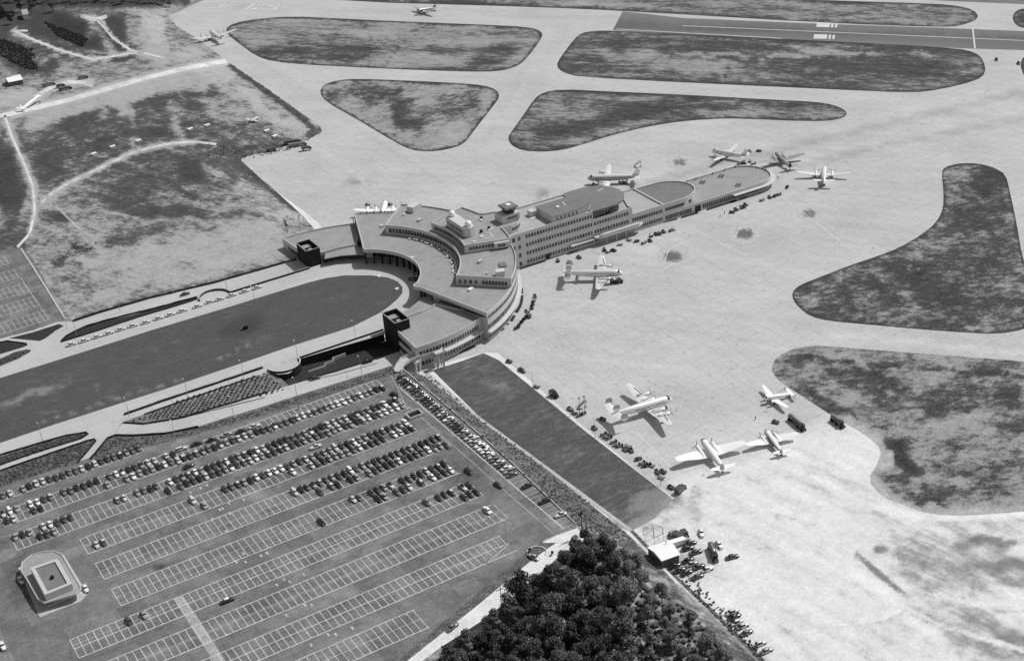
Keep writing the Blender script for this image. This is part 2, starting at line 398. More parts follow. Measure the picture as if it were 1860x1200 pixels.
DIRTOPS = LOWOPS+[('s', [(1470, 850), (1560, 895), (1640, 918), (1860, 915)], 12, .84, .8), ('s', [(1470, 885), (1560, 935), (1660, 962), (1860, 955)], 12, .84, .8), ('s', [(1500, 872), (1555, 908), (1640, 931), (1740, 936), (1900, 927)], 3, .98, 1), ('s', [(1490, 884), (1550, 922), (1640, 945), (1740, 950), (1900, 941)], 2, .82, .8), ('s', [(1300, 900), (1420, 930), (1560, 1040), (1680, 1140), (1760, 1220)], 4, .98, .8), ('s', [(1310, 912), (1420, 945), (1540, 1045), (1660, 1150)], 2, .84, .8),
  ('s', [(1390, 1120), (1440, 1150), (1500, 1215)], 2, .82, .9), ('s', [(1500, 1130), (1600, 1120), (1640, 1100)], 3, .98, .9), ('s', [(1500, 1136), (1600, 1128), (1650, 1108)], 2.5, .8, .9), ('s', [(1600, 1085), (1720, 1140), (1860, 1180)], 4, .97, .8), ('s', [(1620, 1100), (1740, 1155), (1860, 1200)], 2.5, .8, .7),
  ('s', [(1560, 880), (1600, 850), (1640, 800)], 3, .9, .6), ('s', [(1700, 1080), (1780, 1100), (1900, 1095)], 3, .97, .8), ('s', [(1690, 1090), (1780, 1112), (1900, 1108)], 2.5, .76, .8), ('s', [(1210, 960), (1300, 975), (1400, 1000)], 2, .84, .6), ('s', [(1330, 930), (1420, 935), (1480, 955)], 2, .8, .7), ('e', 1560, 925, 40, 5, 12, .8, .9), ('e', 1600, 955, 60, 9, 8, .86, .8),
  ('e', 1700, 1055, 90, 18, 14, .74, .8), ('e', 1660, 1020, 40, 10, 30, .70, .8), ('e', 1790, 1030, 60, 12, 6, .66, .8), ('e', 1850, 1060, 40, 14, 0, .7, .8), ('e', 1580, 1180, 50, 18, 40, .84, .7), ('e', 1480, 1000, 50, 14, 35, .88, .6), ('e', 1380, 870, 40, 10, -10, .84, .6), ('e', 1430, 1060, 14, 8, 0, .82, .6)]
region('dirt_field', [(1100, 1000), (1150, 955), (1222, 900), (1260, 878), (1330, 868), (1400, 836), (1480, 790), (1530, 762), (1990, 762), (1990, 1290), (1300, 1290)], ZA-.03, M['dirt'], .93, DIRTOPS, step=6)
# upper ground: boulevard, car park, western field
FIELD = [('e', 260, 270, 230, 90, 0, .41, .85), ('s', [(430, 118), (300, 152), (170, 190), (60, 222)], 14, .70, .8), ('e', 230, 190, 26, 22, 20, .70, .8), ('s', [(232, 190), (245, 240), (240, 270)], 5, .56, .7), ('s', [(330, 175), (322, 230), (335, 258)], 6, .56, .7), ('s', [(345, 185), (338, 235)], 2, .48, .7), ('e', 400, 200, 60, 16, 20, .60, .7), ('s', [(225, 290), (360, 350), (420, 380)], 3, .54, .6), ('s', [(250, 290), (380, 375)], 2, .34, .6), ('s', [(300, 265), (420, 330), (500, 372)], 5, .56, .6), ('s', [(-60, 3), (330, 4)], 12, .24, 1), ('s', [(60, 22), (340, 20)], 9, .48, .8),
 ('e', 100, 48, 80, 26, 14, .27, 1), ('e', 140, 58, 52, 17, 30, .13, 1), ('e', 28, 98, 50, 27, 25, .2, 1), ('e', 45, 122, 60, 16, 8, .3, 1),
 ('e', 110, 90, 60, 18, 12, .36, .9), ('e', 218, 62, 40, 17, 45, .27, 1), ('e', 10, 45, 30, 22, 0, .28, .9), ('e', 215, 104, 40, 7, 0, .33, 1),
 ('s', [(30, 52), (22, 56), (60, 72), (110, 92), (168, 108)], 2.6, .8, 1), ('s', [(168, 108), (235, 97), (265, 98), (300, 103)], 3, .8, 1),
 ('s', [(150, 30), (185, 38), (205, 68), (240, 94)], 2.6, .8, 1), ('e', 175, 34, 18, 6, 0, .8, 1),
 ('e', 285, 68, 26, 50, -10, .70, .9), ('e', 265, 22, 50, 9, -5, .66, .7), ('e', 330, 100, 60, 12, -20, .66, .7), ('e', 320, 20, 40, 20, 0, .6, .6),
 ('s', [(125, 140), (70, 135), (60, 150)], 6, .55, .6),
 ('s', [(415, 109), (330, 126), (250, 146), (180, 166), (120, 183), (60, 196), (20, 208)], 6.5, .88, 1),
 ('s', [(165, 149), (120, 150), (90, 162), (60, 190)], 6, .78, .9), ('e', 28, 178, 38, 17, 0, .76, .9),
 ('s', [(300, 145), (200, 178), (120, 197), (60, 212)], 9, .64, .7),
 ('s', [(8, 210), (22, 250), (45, 300), (62, 345), (64, 385), (52, 425)], 4.5, .74, 1), ('s', [(16, 210), (30, 250), (52, 300), (70, 345)], 3, .66, .6),
 ('s', [(75, 368), (120, 335), (180, 306), (240, 277), (300, 262), (355, 257)], 4.5, .70, 1), ('s', [(75, 368), (105, 380), (140, 412), (185, 455)], 8, .62, .8),
 ('e', 145, 218, 55, 13, -14, .33, .9), ('e', 80, 268, 60, 18, 6, .40, .8), ('e', 88, 300, 30, 26, 0, .33, .9), ('e', 8, 325, 26, 75, -8, .26, 1),
 ('e', 310, 186, 70, 15, 5, .36, .9), ('e', 295, 236, 46, 8, -8, .29, .9), ('e', 195, 252, 48, 7, -12, .29, .9), ('e', 360, 170, 30, 6, -4, .36, .8),
 ('e', 230, 348, 70, 24, -20, .38, .8), ('e', 342, 305, 26, 28, 30, .28, .9), ('e', 290, 384, 95, 13, 3, .31, .9), ('e', 430, 315, 40, 18, 35, .40, .8),
 ('e', 90, 398, 26, 13, 0, .34, .9), ('e', 440, 385, 40, 8, 0, .44, .7), ('s', [(290, 318), (350, 360)], 3, .36, .8), ('s', [(120, 236), (160, 262)], 3, .3, .8),
 ('e', 250, 168, 75, 13, -14, .68, .8), ('e', 380, 146, 50, 14, 0, .66, .7), ('e', 470, 190, 50, 20, 38, .68, .8), ('e', 530, 228, 50, 16, 0, .68, .8),
 ('e', 205, 205, 20, 13, 0, .66, .8), ('e', 330, 210, 20, 30, 0, .5, .6), ('s', [(310, 190), (325, 240)], 8, .58, .7), ('e', 120, 340, 60, 6, -30, .6, .5),
 ('s', [(419, 119), (480, 163), (540, 208), (572, 236)], 4.5, .30, 1), ('s', [(430, 292), (475, 330), (500, 352), (545, 385)], 4, .30, .9), ('e', 568, 240, 13, 7, -20, .36, 1),
 ('e', 420, 268, 32, 9, 0, .3, .8), ('s', [(390, 280), (450, 268), (540, 262)], 3, .32, .8),
 ('e', 300, 480, 130, 45, 0, .66, .8), ('e', 440, 445, 100, 45, 0, .68, .8), ('e', 260, 425, 60, 14, -20, .44, .8), ('e', 550, 390, 60, 14, 0, .68, .7),
 ('e', 145, 448, 16, 5, 0, .34, .8), ('e', 100, 480, 16, 8, 0, .36, .8), ('e', 215, 435, 18, 6, 0, .36, .7), ('e', 160, 475, 24, 10, 0, .7, .7), ('e', 190, 540, 40, 12, -10, .68, .8),
 ('s', [(140, 577), (260, 540), (390, 508), (515, 474)], 3, .42, .7), ('s', [(0, 450), (40, 425)], 9, .56, .6), ('e', 20, 425, 30, 30, 0, .3, .6),
 ('e', 390, 480, 40, 8, 0, .7, .6), ('e', 470, 420, 40, 10, -10, .66, .6), ('e', 360, 420, 40, 8, 10, .5, .6)]
HG = [(-260, -120), (366, -120), (352, 4), (306, 27), (324, 48), (346, 60), (404, 102), (420, 114), (506, 173), (579, 226), (586, 239), (563, 256), (440, 290), (476, 324), (550, 392), (575, 420),
      (650, 440), (760, 455), (800, 500), (770, 560), (714, 560), (695, 600), (545, 640), (486, 680), (430, 700), (320, 737), (222, 768), (205, 791), (165, 832), (317, 799), (450, 763), (560, 731),
      (630, 706), (678, 690), (716, 681), (729, 669), (820, 746), (926, 838), (1046, 953), (1070, 985), (1110, 1030), (1200, 1105), (1290, 1205), (1330, 1290), (-400, 1290), (-400, 600)]
region('upper_ground', HG, Gh, M['field'], .53, FIELD + [('e', 950, 1120, 160, 110, 0, .28, 1), ('e', 1210, 1110, 110, 60, 40, .50, 1), ('s', [(1080, 985), (1200, 1100), (1300, 1200)], 20, .54, .8)], step=5)

def track(pts, w, tone=.86, name='dirt_track', z=None, seed=1):
    rnd = random.Random(seed); q = []
    for a, b in pl(pts):
        n = max(1, int(math.hypot(b[0]-a[0], b[1]-a[1])/7)); q += [(a[0]+(b[0]-a[0])*i/n, a[1]+(b[1]-a[1])*i/n) for i in range(n)]
    q.append(pts[-1]); q = [((q[max(0, i-1)][0]+2*q[i][0]+q[min(len(q)-1, i+1)][0])/4, (q[max(0, i-1)][1]+2*q[i][1]+q[min(len(q)-1, i+1)][1])/4) for i in range(len(q))]
    L, Rr = [], []
    for i, p in enumerate(q):
        a, b = q[max(0, i-1)], q[min(len(q)-1, i+1)]; dx, dy = b[0]-a[0], b[1]-a[1]; k = math.hypot(dx, dy); nx_, ny_ = -dy/k, dx/k
        u, v = w/2*rnd.uniform(.9, 1.1), w/2*rnd.uniform(.9, 1.1); L.append((p[0]+nx_*u, p[1]+ny_*u)); Rr.append((p[0]-nx_*v, p[1]-ny_*v))
    zz = (lambda x, y: G(x, y, hz(x, y)+.1)) if z is None else z
    return region(name, L+Rr[::-1], zz, M['dirt'], tone, [], step=5)
def pl(pts): return list(zip(pts[:-1], pts[1:]))
track([(413, 111), (370, 118), (330, 126), (250, 146), (180, 166), (120, 183), (70, 195), (20, 207), (-30, 215)], 8, .88, 'dirt_road')
track([(170, 157), (150, 149), (120, 150), (90, 160), (60, 178)], 7, .84, 'dirt_road', seed=2)
track([(8, 208), (20, 245), (45, 300), (60, 340), (63, 385), (54, 425), (30, 450)], 4.5, .86, seed=3)
track([(73, 370), (95, 350), (120, 335), (180, 306), (240, 277), (300, 262), (350, 257), (395, 262)], 4.5, .80, seed=4)
track([(78, 366), (110, 382), (140, 412), (175, 445)], 4, .72, seed=9)
track([(52, 28*2), (24, 56), (60, 72), (110, 92), (168, 108), (178, 110)], 3, .84, seed=5)
track([(170, 107), (200, 104), (235, 97), (262, 97), (300, 106)], 3.2, .84, seed=6)
track([(174, 36), (185, 46), (205, 70), (240, 93), (262, 98)], 3, .84, seed=7)
track([(152, 31), (175, 36), (196, 29)], 7, .82, seed=8)
zlow = lambda x, y: G(x, y, ZA-.012)
track([(1470, 862), (1510, 880), (1560, 911), (1600, 926), (1645, 936), (1700, 941), (1745, 941), (1860, 932), (1960, 922)], 8, .98, z=zlow, seed=10)
track([(1500, 1135), (1560, 1132), (1610, 1122), (1640, 1105)], 5, .98, z=zlow, seed=11)
# apron, taxiways (all at the lower level)
APRON = [(300, 33), (352, 8), (400, -12), (402, -30), (1000, -30), (1900, 10), (2000, 20), (2000, 700), (1860, 680), (1560, 720), (1530, 765), (1480, 795), (1400, 840), (1330, 872), (1260, 880), (1222, 906), (1050, 765), (905, 640),
         (880, 639), (800, 660), (700, 600), (640, 470), (572, 398), (500, 345), (470, 322), (430, 287), (556, 251), (582, 243), (586, 236), (577, 226), (500, 173), (418, 117), (398, 103), (340, 62)]
AP = [('s', [(430, 12), (1120, 33)], 3, .72, .6), ('s', [(640, 128), (1120, 138), (1500, 160)], 4, .84, .5), ('e', 700, 20, 400, 12, 1, .78, .5),
      ('s', [(1120, 350), (1300, 300), (1550, 240), (1860, 168)], 5, .70, .8), ('s', [(1200, 345), (1500, 275), (1860, 200)], 4, .86, .4), ('s', [(1120, 330), (1480, 235), (1860, 150)], 4, .85, .4),
      ('s', [(1350, 330), (1600, 265), (1860, 215)], 4, .71, .7), ('s', [(430, 90), (560, 170), (700, 265), (800, 330)], 4, .74, .4), ('s', [(470, 90), (620, 185), (760, 290)], 4, .85, .4),
      ('s', [(560, 250), (640, 310), (700, 350)], 4, .86, .5), ('s', [(590, 300), (660, 350)], 3, .86, .4), ('e', 600, 340, 100, 50, 30, .76, .5),
      
       ('e', 985, 355, 22, 5, -15, .58, .8), ('e', 645, 330, 22, 5, 10, .55, .7), ('e', 1395, 285, 20, 6, 0, .68, .6),
      ('s', [(1180, 400), (1100, 620), (1150, 760)], 40, .83, .3), ('e', 1300, 640, 160, 60, 0, .85, .4), ('e', 1250, 830, 160, 60, -10, .83, .6), ('e', 1400, 800, 120, 40, 0, .86, .6),
      ('s', [(1500, 605), (1860, 642)], 5, .90, .6), ('e', 1170, 560, 120, 60, 0, .80, .5), ('e', 1300, 480, 90, 40, 0, .8, .4), ('e', 1010, 560, 60, 30, 0, .80, .5), ('e', 1760, 330, 40, 80, 0, .74, .5),
      ('s', [(1020, 60), (930, 230)], 12, .76, .4), ('s', [(985, 70), (880, 260)], 4, .73, .4), ('s', [(1460, 900), (1400, 820)], 10, .93, .4)]
AP += [('s', [(1222, 906), (1260, 880), (1330, 872), (1400, 840), (1480, 795), (1530, 765)], 26, .93, 1)]
region('apron', APRON, ZA, M['apron'], .80, AP, step=10)
# runway (asphalt part)
RW = [(1131, 21), (1240, 33), (1500, 44), (1713, 51), (1860, 57), (2010, 62), (2010, 96), (1860, 91.5), (1740, 88), (1607, 80), (1423, 71), (1240, 62), (1113, 55)]
region('runway', RW, ZA+.012, M['runway'], .49, [('s', [(1120, 45), (1500, 57), (2000, 72)], 3.5, .41, .9), ('s', [(1120, 38), (1500, 50)], 2, .43, .7), ('s', [(1240, 60), (1740, 86)], 2, .53, .6)], step=8)
ISL = {
 'a': ([(409, 53), (425, 42), (470, 34), (530, 30), (620, 34), (700, 38), (800, 42), (900, 46), (950, 49), (975, 53), (987, 62), (980, 75), (962, 100), (945, 118), (918, 128), (880, 131), (800, 129), (700, 125), (620, 121), (560, 118), (495, 112), (465, 102), (435, 80), (415, 64)], .50,
   [('e', 600, 80, 120, 18, 2, .42, .8), ('e', 640, 100, 70, 12, 0, .36, .8), ('e', 900, 98, 60, 16, -15, .36, .9), ('e', 820, 92, 60, 8, 0, .4, .8), ('e', 780, 60, 70, 10, 0, .42, .6), ('e', 880, 62, 40, 6, 0, .4, .8), ('e', 760, 108, 90, 8, 0, .6, .8), ('e', 660, 60, 60, 10, 0, .58, .8), ('e', 500, 50, 70, 12, -5, .54, .6), ('e', 520, 95, 60, 12, 5, .36, .8), ('e', 940, 80, 40, 10, 0, .52, .6), ('s', [(655, 38), (682, 82)], 1.8, .33, .7), ('s', [(725, 85), (700, 118)], 1.8, .33, .6)]),
 'b': ([(580, 168), (588, 154), (612, 146), (650, 143), (750, 147), (830, 151), (880, 155), (903, 164), (908, 176), (895, 194), (865, 232), (846, 258), (830, 267), (795, 275), (760, 275), (735, 268), (700, 248), (640, 212), (592, 185)], .50,
   [('e', 690, 175, 60, 14, 20, .38, .9), ('e', 740, 215, 40, 22, 60, .33, .9), ('e', 650, 165, 50, 8, 0, .42, .7), ('e', 815, 195, 60, 20, -20, .45, .8), ('e', 880, 176, 22, 12, -40, .64, .9), ('e', 820, 235, 40, 18, -30, .66, .9), ('e', 650, 205, 40, 12, 30, .6, .8), ('e', 760, 255, 50, 10, 0, .56, .7), ('e', 600, 175, 20, 8, 30, .35, .7)]),
 'c': ([(922, 250), (930, 238), (950, 210), (970, 180), (986, 168), (1020, 162), (1100, 166), (1240, 172), (1400, 181), (1480, 185), (1512, 190), (1532, 198), (1540, 207), (1530, 215), (1505, 220), (1450, 220), (1380, 217), (1320, 215), (1250, 219), (1180, 229), (1110, 246), (1050, 265), (1020, 273), (985, 276), (950, 274), (928, 264)], .42,
   [('e', 1100, 220, 110, 14, -12, .30, .9), ('e', 1220, 195, 110, 10, 0, .32, .9), ('e', 1000, 195, 28, 22, -20, .52, .8), ('e', 1350, 210, 80, 7, 2, .54, .8), ('e', 1480, 203, 40, 11, 0, .48, .8), ('e', 1080, 250, 70, 8, -16, .52, .8), ('e', 1380, 190, 70, 6, 3, .34, .8), ('e', 990, 262, 40, 8, 0, .5, .7), ('e', 1100, 185, 60, 9, 0, .44, .6)]),
 'd': ([(1010, 120), (1018, 104), (1044, 70), (1057, 60), (1080, 56), (1120, 56), (1240, 62), (1423, 71), (1607, 80), (1740, 88), (1773, 96), (1787, 110), (1791, 133), (1773, 147), (1707, 163), (1657, 169), (1523, 163), (1240, 150), (1053, 140), (1022, 132)], .37,
   [('e', 1200, 80, 140, 14, 2, .34, .8), ('e', 1140, 105, 90, 9, 4, .56, .8), ('e', 1230, 120, 110, 12, 3, .56, .85), ('e', 1290, 103, 90, 5, 2, .62, .9), ('e', 1480, 88, 50, 5, 2, .66, .9), ('e', 1540, 97, 80, 5, 2, .64, .9), ('e', 1420, 105, 60, 4, 3, .6, .9), ('e', 1680, 100, 34, 6, 5, .62, .8), ('e', 1740, 120, 36, 12, 0, .50, .8), ('e', 1620, 125, 130, 16, 2, .34, .8), ('e', 1440, 122, 90, 8, 2, .36, .7), ('e', 1360, 142, 60, 5, 2, .56, .7), ('e', 1040, 110, 30, 20, 0, .42, .7), ('e', 1700, 155, 50, 5, -10, .5, .6), ('s', [(1328, 113), (1315, 150)], 2, .33, .8)]),
 'e': ([(1710, 312), (1717, 303), (1740, 297), (1763, 296), (1787, 299), (1807, 305), (1827, 317), (1835, 350), (1847, 407), (1857, 467), (1880, 540), (1885, 585), (1860, 598), (1813, 607), (1740, 603), (1673, 598), (1573, 589), (1507, 583), (1473, 575), (1453, 560), (1440, 545), (1439, 530), (1453, 517), (1490, 503), (1540, 483), (1600, 463), (1635, 449), (1673, 427), (1700, 405), (1713, 380), (1714, 350)], .38,
   [('e', 1745, 320, 26, 20, 0, .46, .8), ('e', 1790, 330, 26, 26, 0, .28, .8), ('e', 1770, 400, 50, 30, 0, .32, .7), ('e', 1660, 500, 70, 24, 10, .28, .9), ('e', 1600, 530, 60, 10, 30, .30, .8), ('e', 1500, 540, 50, 20, -20, .46, .7), ('e', 1540, 510, 60, 10, -20, .42, .7), ('e', 1760, 540, 90, 18, 0, .32, .8), ('e', 1650, 570, 80, 14, 0, .44, .7), ('e', 1680, 455, 40, 14, -30, .45, .7), ('e', 1800, 480, 50, 30, 0, .36, .7), ('e', 1650, 486, 20, 5, 25, .56, .8), ('e', 1780, 590, 60, 8, 0, .40, .6), ('e', 1820, 520, 30, 14, -20, .5, .7)]),
 'f': ([(1402, 666), (1408, 652), (1426, 639), (1453, 630), (1489, 627), (1570, 634), (1690, 643), (1860, 656), (1990, 668), (1990, 920), (1860, 928), (1750, 936), (1690, 933), (1645, 918), (1600, 900), (1576, 870), (1594, 842), (1602, 815), (1576, 792), (1552, 777), (1513, 756), (1486, 738), (1435, 705), (1414, 690), (1403, 677)], .46,
   [('s', [(1450, 648), (1600, 663), (1860, 682)], 2.2, .26, .9), ('e', 1700, 655, 150, 9, 4, .52, .8), ('e', 1440, 665, 30, 20, 0, .40, .7), ('e', 1590, 695, 80, 16, 14, .29, .9), ('e', 1500, 735, 60, 18, 30, .34, .9), ('e', 1700, 730, 110, 22, 0, .34, .8), ('e', 1540, 760, 24, 24, 0, .32, .8), ('e', 1640, 830, 46, 22, 50, .24, .9), ('e', 1780, 720, 90, 20, -5, .36, .8), ('e', 1720, 770, 60, 14, -15, .66, .9), ('e', 1660, 740, 30, 14, 30, .58, .7), ('e', 1830, 775, 50, 12, 0, .33, .8), ('e', 1660, 905, 60, 14, 8, .30, .9), ('e', 1700, 895, 90, 16, 0, .36, .8), ('e', 1780, 855, 90, 22, 0, .38, .8), ('e', 1620, 870, 30, 10, 0, .36, .8), ('e', 1600, 800, 24, 14, 30, .66, .7), ('e', 1800, 905, 80, 10, 0, .58, .7), ('e', 1500, 690, 40, 10, -10, .52, .7), ('e', 1850, 830, 30, 20, 0, .3, .7), ('e', 1620, 885, 60, 5, 10, .62, .6), ('e', 1760, 925, 110, 8, 0, .6, .7), ('w', [(1530, 768), (1552, 777), (1576, 792), (1602, 815), (1594, 842), (1576, 870), (1600, 900), (1645, 918), (1690, 933), (1750, 936), (1860, 928), (1990, 920)], 13, .84, 1)]),
 'g': ([(402, -18), (620, 3), (970, 13), (1131, 20), (1500, 42), (1713, 50), (1745, 47), (1770, 38), (1778, 30), (1768, 18), (1740, 11), (1700, 7), (1500, 1), (1400, -4), (1000, -26), (600, -40), (420, -34)], .45,
   [('e', 800, 3, 160, 5, 2, .33, .9), ('e', 1010, 0, 60, 8, 20, .36, .9), ('e', 1060, 12, 60, 5, 8, .62, .9), ('e', 1740, 32, 30, 14, -20, .56, .8), ('e', 1400, 25, 200, 14, 2, .44, .8), ('s', [(1050, 2), (1085, 14)], 2, .7, .8)]),
 'h': ([(1838, 32), (1845, 20), (1860, 15), (1910, 17), (1910, 52), (1860, 52), (1845, 46)], .4, [('e', 1862, 34, 14, 10, 0, .27, .9)]),
 'i': ([(1852, 118), (1860, 101), (1900, 100), (1900, 150), (1862, 142)], .33, [])}
for k, (poly, b, ops) in ISL.items():
    region('grass_area', smooth_poly(poly, 1), ZA+.02, M['scrub' if k in 'befi' else 'island'], b+.04, ops, step=6 if k != 'f' else 7, rim=None if k == 'f' else (2.6, .24, .85))
    if k == 'f': pass
M['stain'] = surf('stain', .8, [dict(size=1.6, amp=.22, detail=5, rough=.8), dict(size=.5, amp=.08)], True, crisp=(.50, .78, .46, .795, .8, 1))
for x, y, rx, ry, v in ((1222, 466, 30, 20, .44), (1352, 425, 28, 18, .46), (1470, 388, 24, 15, .55), (1235, 295, 24, 14, .58), (1000, 430, 40, 8, .66)):
    region('oil_stain', [(x+rx*math.cos(2*PI*i/24), y+ry*math.sin(2*PI*i/24)) for i in range(24)], ZA+.012, M['stain'], .80, [('s', [(x-rx*.25, y), (x+rx*.25, y)], ry*.42, v, 1)], step=3)
# runway and apron markings
def px_lines(name, segs, z, w, mat=None, label=None):
    mb = MB()
    for a, b in segs:
        A, B = G(*a, z), G(*b, z); d = (B-A).normalized(); n = Vector((-d.y, d.x, 0))*(w/2)
        mb.add([A-n, B-n, B+n, A+n], [(0, 1, 2, 3)])
    me = mb.mesh(name, mat or M['line']); me.update()
    return tag(link(name, me), kind='structure')
px_lines('runway_markings', [((1240, 47), (1860, 74)), ((1120, 53), (1420, 70)), ((1767, 52), (1771, 88))], ZA+.03, 1.0, M['faintline'])
for x, y, w_ in ((1484, 41.5, 24), (1510.5, 42.2, 4), (1517.5, 42.4, 4), (1479, 62.5, 24), (1506, 63.2, 4), (1513, 63.4, 4)):
    sheet('threshold_bars', [(x, y), (x+w_, y+.6), (x+w_-1.5, y+8.3), (x-1.5, y+7.7)], ZA+.034, M['line'])
def pl(pts): return list(zip(pts[:-1], pts[1:]))
def c6(l): return [(340+x/8.4545, y/8.4545) for x, y in l]
px_lines('runway_number', pl(c6([(1000, 142), (1075, 115)])) + pl(c6([(1030, 135), (1130, 150), (1210, 140), (1250, 155), (1340, 152), (1365, 118)])) + pl(c6([(1080, 85), (1140, 65), (1200, 62), (1260, 80), (1330, 95), (1390, 92), (1440, 62), (1360, 75)])) + pl(c6([(890, 142), (960, 105), (1040, 52)]))
         + pl(c6([(350, 118), (470, 126), (540, 80), (620, 40)])) + pl(c6([(590, 35), (640, 50)])) + pl(c6([(540, 100), (650, 95)])), ZA+.034, 1.7)
px_lines('apron_markings', [((1070, 545), (1145, 590)), ((1157, 785), (1230, 860)), ((1010, 645), (1050, 632)), ((1393, 337), (1543, 450)), ((1253, 413), (1423, 498)), ((1040, 563), (1072, 547)), ((1205, 482), (1215, 452)), ((1216, 452), (1240, 440)), ((1208, 486), (1228, 477)), ((1335, 430), (1345, 412)),
     ((1068, 678), (1082, 688)), ((1000, 638), (992, 630))], ZA+.03, .45, M['faintline'])

# boulevard, lower road, car park
BLV = [(-120, 620), (15, 611), (60, 600), (105, 584), (132, 583), (181, 567), (271, 541), (392, 512), (512, 478), (541, 470), (640, 470), (760, 470), (800, 520), (770, 560), (714, 572), (700, 606), (610, 632), (546, 651), (543, 664), (525, 678), (505, 680), (487, 675), (467, 683), (400, 706), (320, 731), (222, 766), (205, 791), (163, 837), (142, 842), (120, 850), (-120, 930)]
region('boulevard', BLV, 0, M['road'], .8, [], step=12)
OVAL = [(-120, 727), (0, 686), (100, 655), (273, 600), (420, 556), (500, 531), (560, 513), (592, 505), (625, 500), (675, 500), (705, 504), (722, 511), (731, 521), (731, 532), (722, 543), (707, 556), (690, 568), (640, 593), (610, 603), (536, 626), (460, 652), (310, 703), (100, 770), (0, 804), (-120, 846)]
region('lawn', OVAL, .015, M['lawn'], .375, [('e', 450, 590, 45, 18, -18, .25, .9), ('s', [(380, 545), (470, 560), (530, 610)], 3, .38, .6), ('s', [(410, 625), (500, 610)], 2, .45, .5), ('e', 60, 715, 60, 8, -20, .52, .7), ('e', 125, 690, 30, 5, -15, .45, .6), ('e', 173, 706, 10, 4, 0, .52, .7),
    ('e', 285, 630, 26, 4, -10, .46, .6), ('e', 90, 750, 40, 4, -15, .45, .5), ('s', [(60, 770), (240, 715), (330, 690)], 2, .50, .7), ('s', [(390, 655), (460, 625)], 2, .52, .7), ('e', 620, 520, 60, 10, 0, .36, .5), ('e', 40, 700, 40, 5, -20, .42, .5), ('s', [(430, 600), (500, 635)], 2.5, .44, .4)], step=8)
LOT = [(-300, 985), (-60, 903), (0, 884), (100, 852), (165, 830), (265, 812), (317, 799), (380, 783), (450, 763), (560, 731), (630, 706), (678, 690), (714, 682), (729, 671), (820, 748), (926, 840), (1048, 958), (1000, 972), (970, 992), (863, 1080), (800, 1134), (722, 1200), (620, 1290), (-300, 1290)]
LT = [('e', 620, 770, 40, 14, -20, .58, .7), ('e', 440, 820, 24, 8, -20, .64, .8), ('e', 500, 870, 18, 30, -20, .62, .6), ('e', 640, 1000, 60, 12, -22, .57, .7), ('e', 760, 1000, 40, 10, -20, .4, .7), ('e', 480, 1100, 50, 12, -22, .42, .7), ('e', 690, 1120, 60, 14, -22, .56, .7), ('e', 120, 1000, 30, 14, -20, .60, .7), ('e', 860, 1020, 40, 20, -20, .58, .7), ('e', 330, 960, 40, 10, -20, .42, .7), ('e', 600, 1180, 60, 16, -20, .58, .7), ('e', 260, 1140, 30, 14, 0, .42, .6), ('e', 150, 1100, 60, 30, 0, .54, .6), ('s', [(270, 815), (330, 800), (360, 845)], 5, .62, .6), ('e', 450, 900, 26, 12, -20, .62, .8), ('e', 180, 1045, 60, 10, 10, .52, .6), ('e', 215, 930, 30, 10, 0, .5, .6), ('e', 40, 900, 90, 20, -20, .48, .5), ('e', 930, 960, 60, 50, 0, .55, .6), ('e', 600, 1085, 60, 16, -20, .56, .6), ('e', 740, 1040, 40, 14, -20, .5, .6), ('e', 300, 1180, 40, 30, 0, .52, .5),
      ('e', 50, 1040, 40, 60, 30, .38, .7), ('e', 80, 1150, 60, 40, 0, .5, .6), ('e', 840, 850, 60, 30, 30, .38, .6), ('e', 700, 900, 60, 20, 0, .42, .5), ('s', [(700, 700), (760, 750), (1000, 960)], 6, .48, .4), ('e', 270, 1040, 16, 6, 0, .6, .7), ('e', 290, 1030, 14, 4, 20, .3, .8), ('e', 550, 850, 120, 20, -20, .40, .5), ('e', 1020, 950, 30, 20, 0, .66, .6)]
region('parking_lot', LOT, 0.004, M['lot'], .50, LT, step=9)
sheet('pavement_patch', [(316, 1086), (333, 1082), (372, 1140), (410, 1200), (445, 1260), (425, 1266), (388, 1200), (350, 1143)], .02, M['patch'])
LOT2 = [(-200, 500), (-60, 470), (38, 447), (60, 470), (120, 580), (60, 598), (12, 612), (-120, 645), (-200, 660)]
region('parking_lot', LOT2, .008, M['lot'], .50, [('e', 75, 540, 16, 34, -20, .42, .6), ('e', 10, 560, 40, 30, 0, .54, .5)], step=9)
DR = [(-100, 0)]
DIRT = [(1048, 958), (1068, 980), (1030, 1000), (1010, 1015), (975, 1045), (930, 1085), (870, 1130), (800, 1175), (760, 1205), (690, 1290), (610, 1290), (700, 1225), (740, 1190), (862, 1090), (950, 1015), (985, 985), (1010, 972)]
region('dirt_road', DIRT, .012, M['dirt'], .93, [('s', [(1050, 975), (940, 1050), (740, 1210)], 4, .86, .5)], step=9)
sheet('grass_verge', [(985, 985), (1010, 985), (985, 1003), (962, 1020), (862, 1103), (745, 1195), (690, 1240), (672, 1240), (722, 1200), (800, 1134), (863, 1080), (970, 992)], .018, M['bed'])
# lower road under the walkway, ramping down from the boulevard
ln = [(205, 791), (222, 768), (262, 771), (325, 760), (430, 729), (531, 698), (610, 675), (690, 650), (727, 637)]
ls = [(200, 791.6), (227, 791), (280, 789), (321, 783.5), (356, 775.5), (407, 759), (468, 741), (540, 718), (655, 682), (714, 663), (745, 652)]
strip('road', [Gr(*q, .02) for q in ln], [Gr(*q, .02) for q in ls], M['road'], nsub=6)
